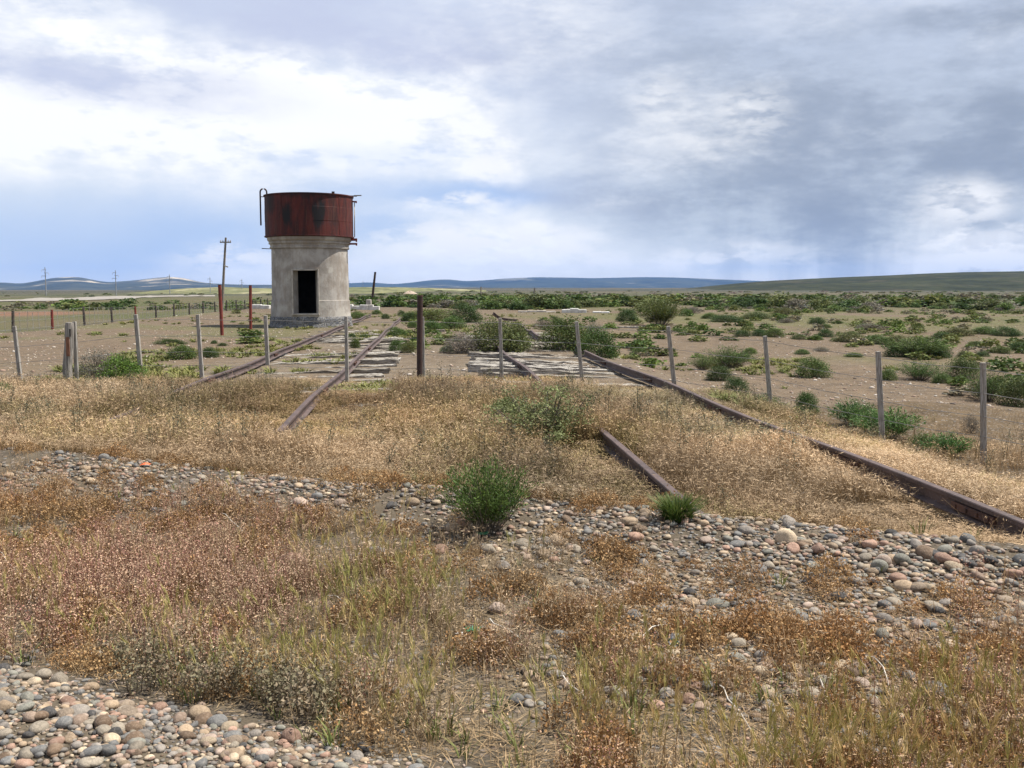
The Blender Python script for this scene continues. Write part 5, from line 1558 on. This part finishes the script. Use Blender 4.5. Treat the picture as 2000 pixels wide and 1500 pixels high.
one = np.ones(len(xx))
for i, (nm, lb, pr, s0, s1) in enumerate([
        ('pink_weeds', 'pinkish dry peppergrass with tiny pale seeds on the bank', PINK, .75, 1.25), ('barley_grass', 'greenish tan wild barley heads on thin stems', FOX, .75, 1.2),
        ('brown_weeds', 'low orange brown dried cushion weeds among the stones', CUSH, .7, 1.5), ('short_grass', 'short straw grass scattered on the stony slope', STRAW, .30, .70),
        ('grey_weeds', 'grey olive dried flower stalks beside the near gravel heap', GREYF, .8, 1.2), ('green_sprigs', 'small fresh green sprigs between the dry weeds', SPRIG, .6, 1.3)]):
    k = sel == i
    field_grass(nm, lb, pr, xx[k], yy[k], one[k], tn[k], s0, s1)
k = (rnd > .90) & (s_ > 2.5) & (bank < .6)
field_grass('plant_litter', 'broken dry stalks lying on the soil', LIT, xx[k], yy[k], one[k], tn[k])
# fallen seed and short stubble below the meadow
# --- yellow green turf tufts between the rails and on the plain
N = 9000
yy = 12.5 * (60 / 12.5) ** rg.random(N); xx = rg.uniform(-.56, .56, N) * yy; t_ = trk_t(xx, yy)
k = (fbm(xx * .5 + 13, yy * .35, 3) > .56) & ((np.abs(t_) < 5.5) | (fbm(xx * .2, yy * .2 + 90, 3) > .55)) & (t_ > -14)
xx, yy = xx[k], yy[k]; n = len(xx)
TURF = [grass_clump(rg, 22, (.17, .19, .06), .8, .06, (.25, .24, .09)) for _ in range(3)]
TURF = [(V * np.array((.22, .22, .09)), Q, C) for V, Q, C in TURF]
field_grass('short_turf', 'yellow green turf tufts sprouting between sleepers and on the plain', TURF, xx, yy, np.ones(n), tintv(xx, yy, .2, .1), .6, 1.5)

# ------------------------------------------------------------------ litter one can point to
def rag(px, py, w, name, lab, cat, m, seed):
    g = Vector(gnd(px, py)); k = g.y / F; r2 = np.random.default_rng(seed)
    W_ = w * k; n = 9
    V = np.array([[(i / (n - 1) - .5) * W_ * 1.1 + r2.normal(0, W_ * .03), (j / (n - 1) - .5) * W_ * .8 + r2.normal(0, W_ * .03), .012 + abs(r2.normal(0, W_ * .12)) * (1 - .6 * abs(i / (n - 1) - .5))] for i in range(n) for j in range(n)])
    Q = np.array([[i * n + j, (i + 1) * n + j, (i + 1) * n + j + 1, i * n + j + 1] for i in range(n - 1) for j in range(n - 1)])
    o = np_mesh(name, V, Q, None, m, True); o.location = g
    md = o.modifiers.new('thick', 'SOLIDIFY'); md.thickness = .002
    tag(o, lab, cat); return o
rag(284, 911, 17, 'plastic_scrap', 'torn orange scrap caught in grass behind the gravel crest', 'litter', M_rag, 1)
rag(941, 1047, 22, 'plastic_scrap', 'green plastic scrap under the needle leaved bush', 'litter', M_gplast, 2)
rag(922, 1236, 30, 'plastic_scrap', 'flat green plastic scrap beside the orange wedge stone', 'litter', M_gplast, 3)
rag(897, 1243, 14, 'paper_scrap', 'small white paper scrap next to the flat green plastic', 'litter', M_wplast, 4)
def can():
    g = Vector(gnd(1316, 1262)); r = 11 / F * g.y
    root = empty('crushed_can', g + Vector((0, 0, r * .8)), .5); tag(root, 'small white can with a dark green band lying among pebbles', 'can')
    d = Vector((.55, .25, .55)).normalized()
    b = MB(); b.tube([-d * r * 1.6, -d * r * 1.5, d * r * 1.5, d * r * 1.6], [r * .8, r, r, r * .8], 14); b.build('can_body', M_wplast, root, True, auto=40)
    k = MB(); k.tube([-d * r * .45, d * r * .05], r * 1.03, 14); k.build('green_band', M_gplast, root, True, auto=40)
can()
def branch():
    g = Vector(gnd(1612, 1385)); k = g.y / F
    root = empty('dry_branch', g); tag(root, 'forked bleached white twig lying in the grass by the buff stone', 'branch')
    U = lambda px, py, d=0: Vector(((px - 1612) * k, d, (1385 - py) * k * .95 + .01))
    for j, pts in enumerate(([(1612, 1383), (1606, 1362), (1601, 1340)], [(1612, 1383), (1611, 1350), (1607, 1334)], [(1614, 1380), (1640, 1372), (1672, 1352)], [(1615, 1366), (1632, 1362), (1648, 1357)])):
        mb = MB(); mb.tube([U(x, y, .02 * q * (1 if j % 2 else -1)) for q, (x, y) in enumerate(pts)], [.0042, .0034, .0018], 6); mb.build('twig', M_bone, root)
branch()
r3 = np.random.default_rng(8)
for i, (x0, y0, x1, y1) in enumerate([(0, 1098, 58, 1150), (1090, 1352, 1160, 1392), (1405, 1370, 1470, 1440), (640, 1188, 715, 1225), (950, 1240, 1022, 1258), (1255, 1270, 1330, 1235), (430, 1020, 490, 1062), (1690, 1310, 1740, 1370), (80, 1150, 55, 1185)]):
    g = Vector(gnd(x0, y0)); h = Vector(gnd(x1, y1))
    m_ = (g + h) / 2 + Vector((r3.normal(0, .02), 0, .07)); g.z += .06; h.z += .015
    mb = MB(); P = [g.lerp(m_, .5) + Vector((0, 0, .015)), m_]; mb.tube([Vector((0, 0, 0)), P[0] - g, m_ - g, h.lerp(m_, .5) - g + Vector((0, 0, .012)), h - g], [.0022, .002, .002, .0018, .0012], 5)
    o = mb.build('dry_stalk', M_bone); o.location = g
    tag(o, 'long arching bleached stalk lying over the weeds', 'stalk', 'bleached stalks over the weeds')
# charred or broken timber lying on the plain
for px, py, w_, lab in ((1180, 641, 60, 'dark broken timber line on the bare plain past the bushes, near piece'), (1232, 641, 46, 'dark broken timber line on the bare plain, farther piece'), (860, 648, 18, 'pale broken timber scraps by the olive shrubs')):
    g = Vector(gnd(px, py)); L = w_ / F * g.y
    o = bpy.data.objects.new('broken_timber', SLM[2]); o.scale = (L / 2.8, .6, .7); o.location = g + Vector((0, 0, .02)); o.rotation_euler = (0, 0, .05)
    link(o); tag(o, lab, 'timber')
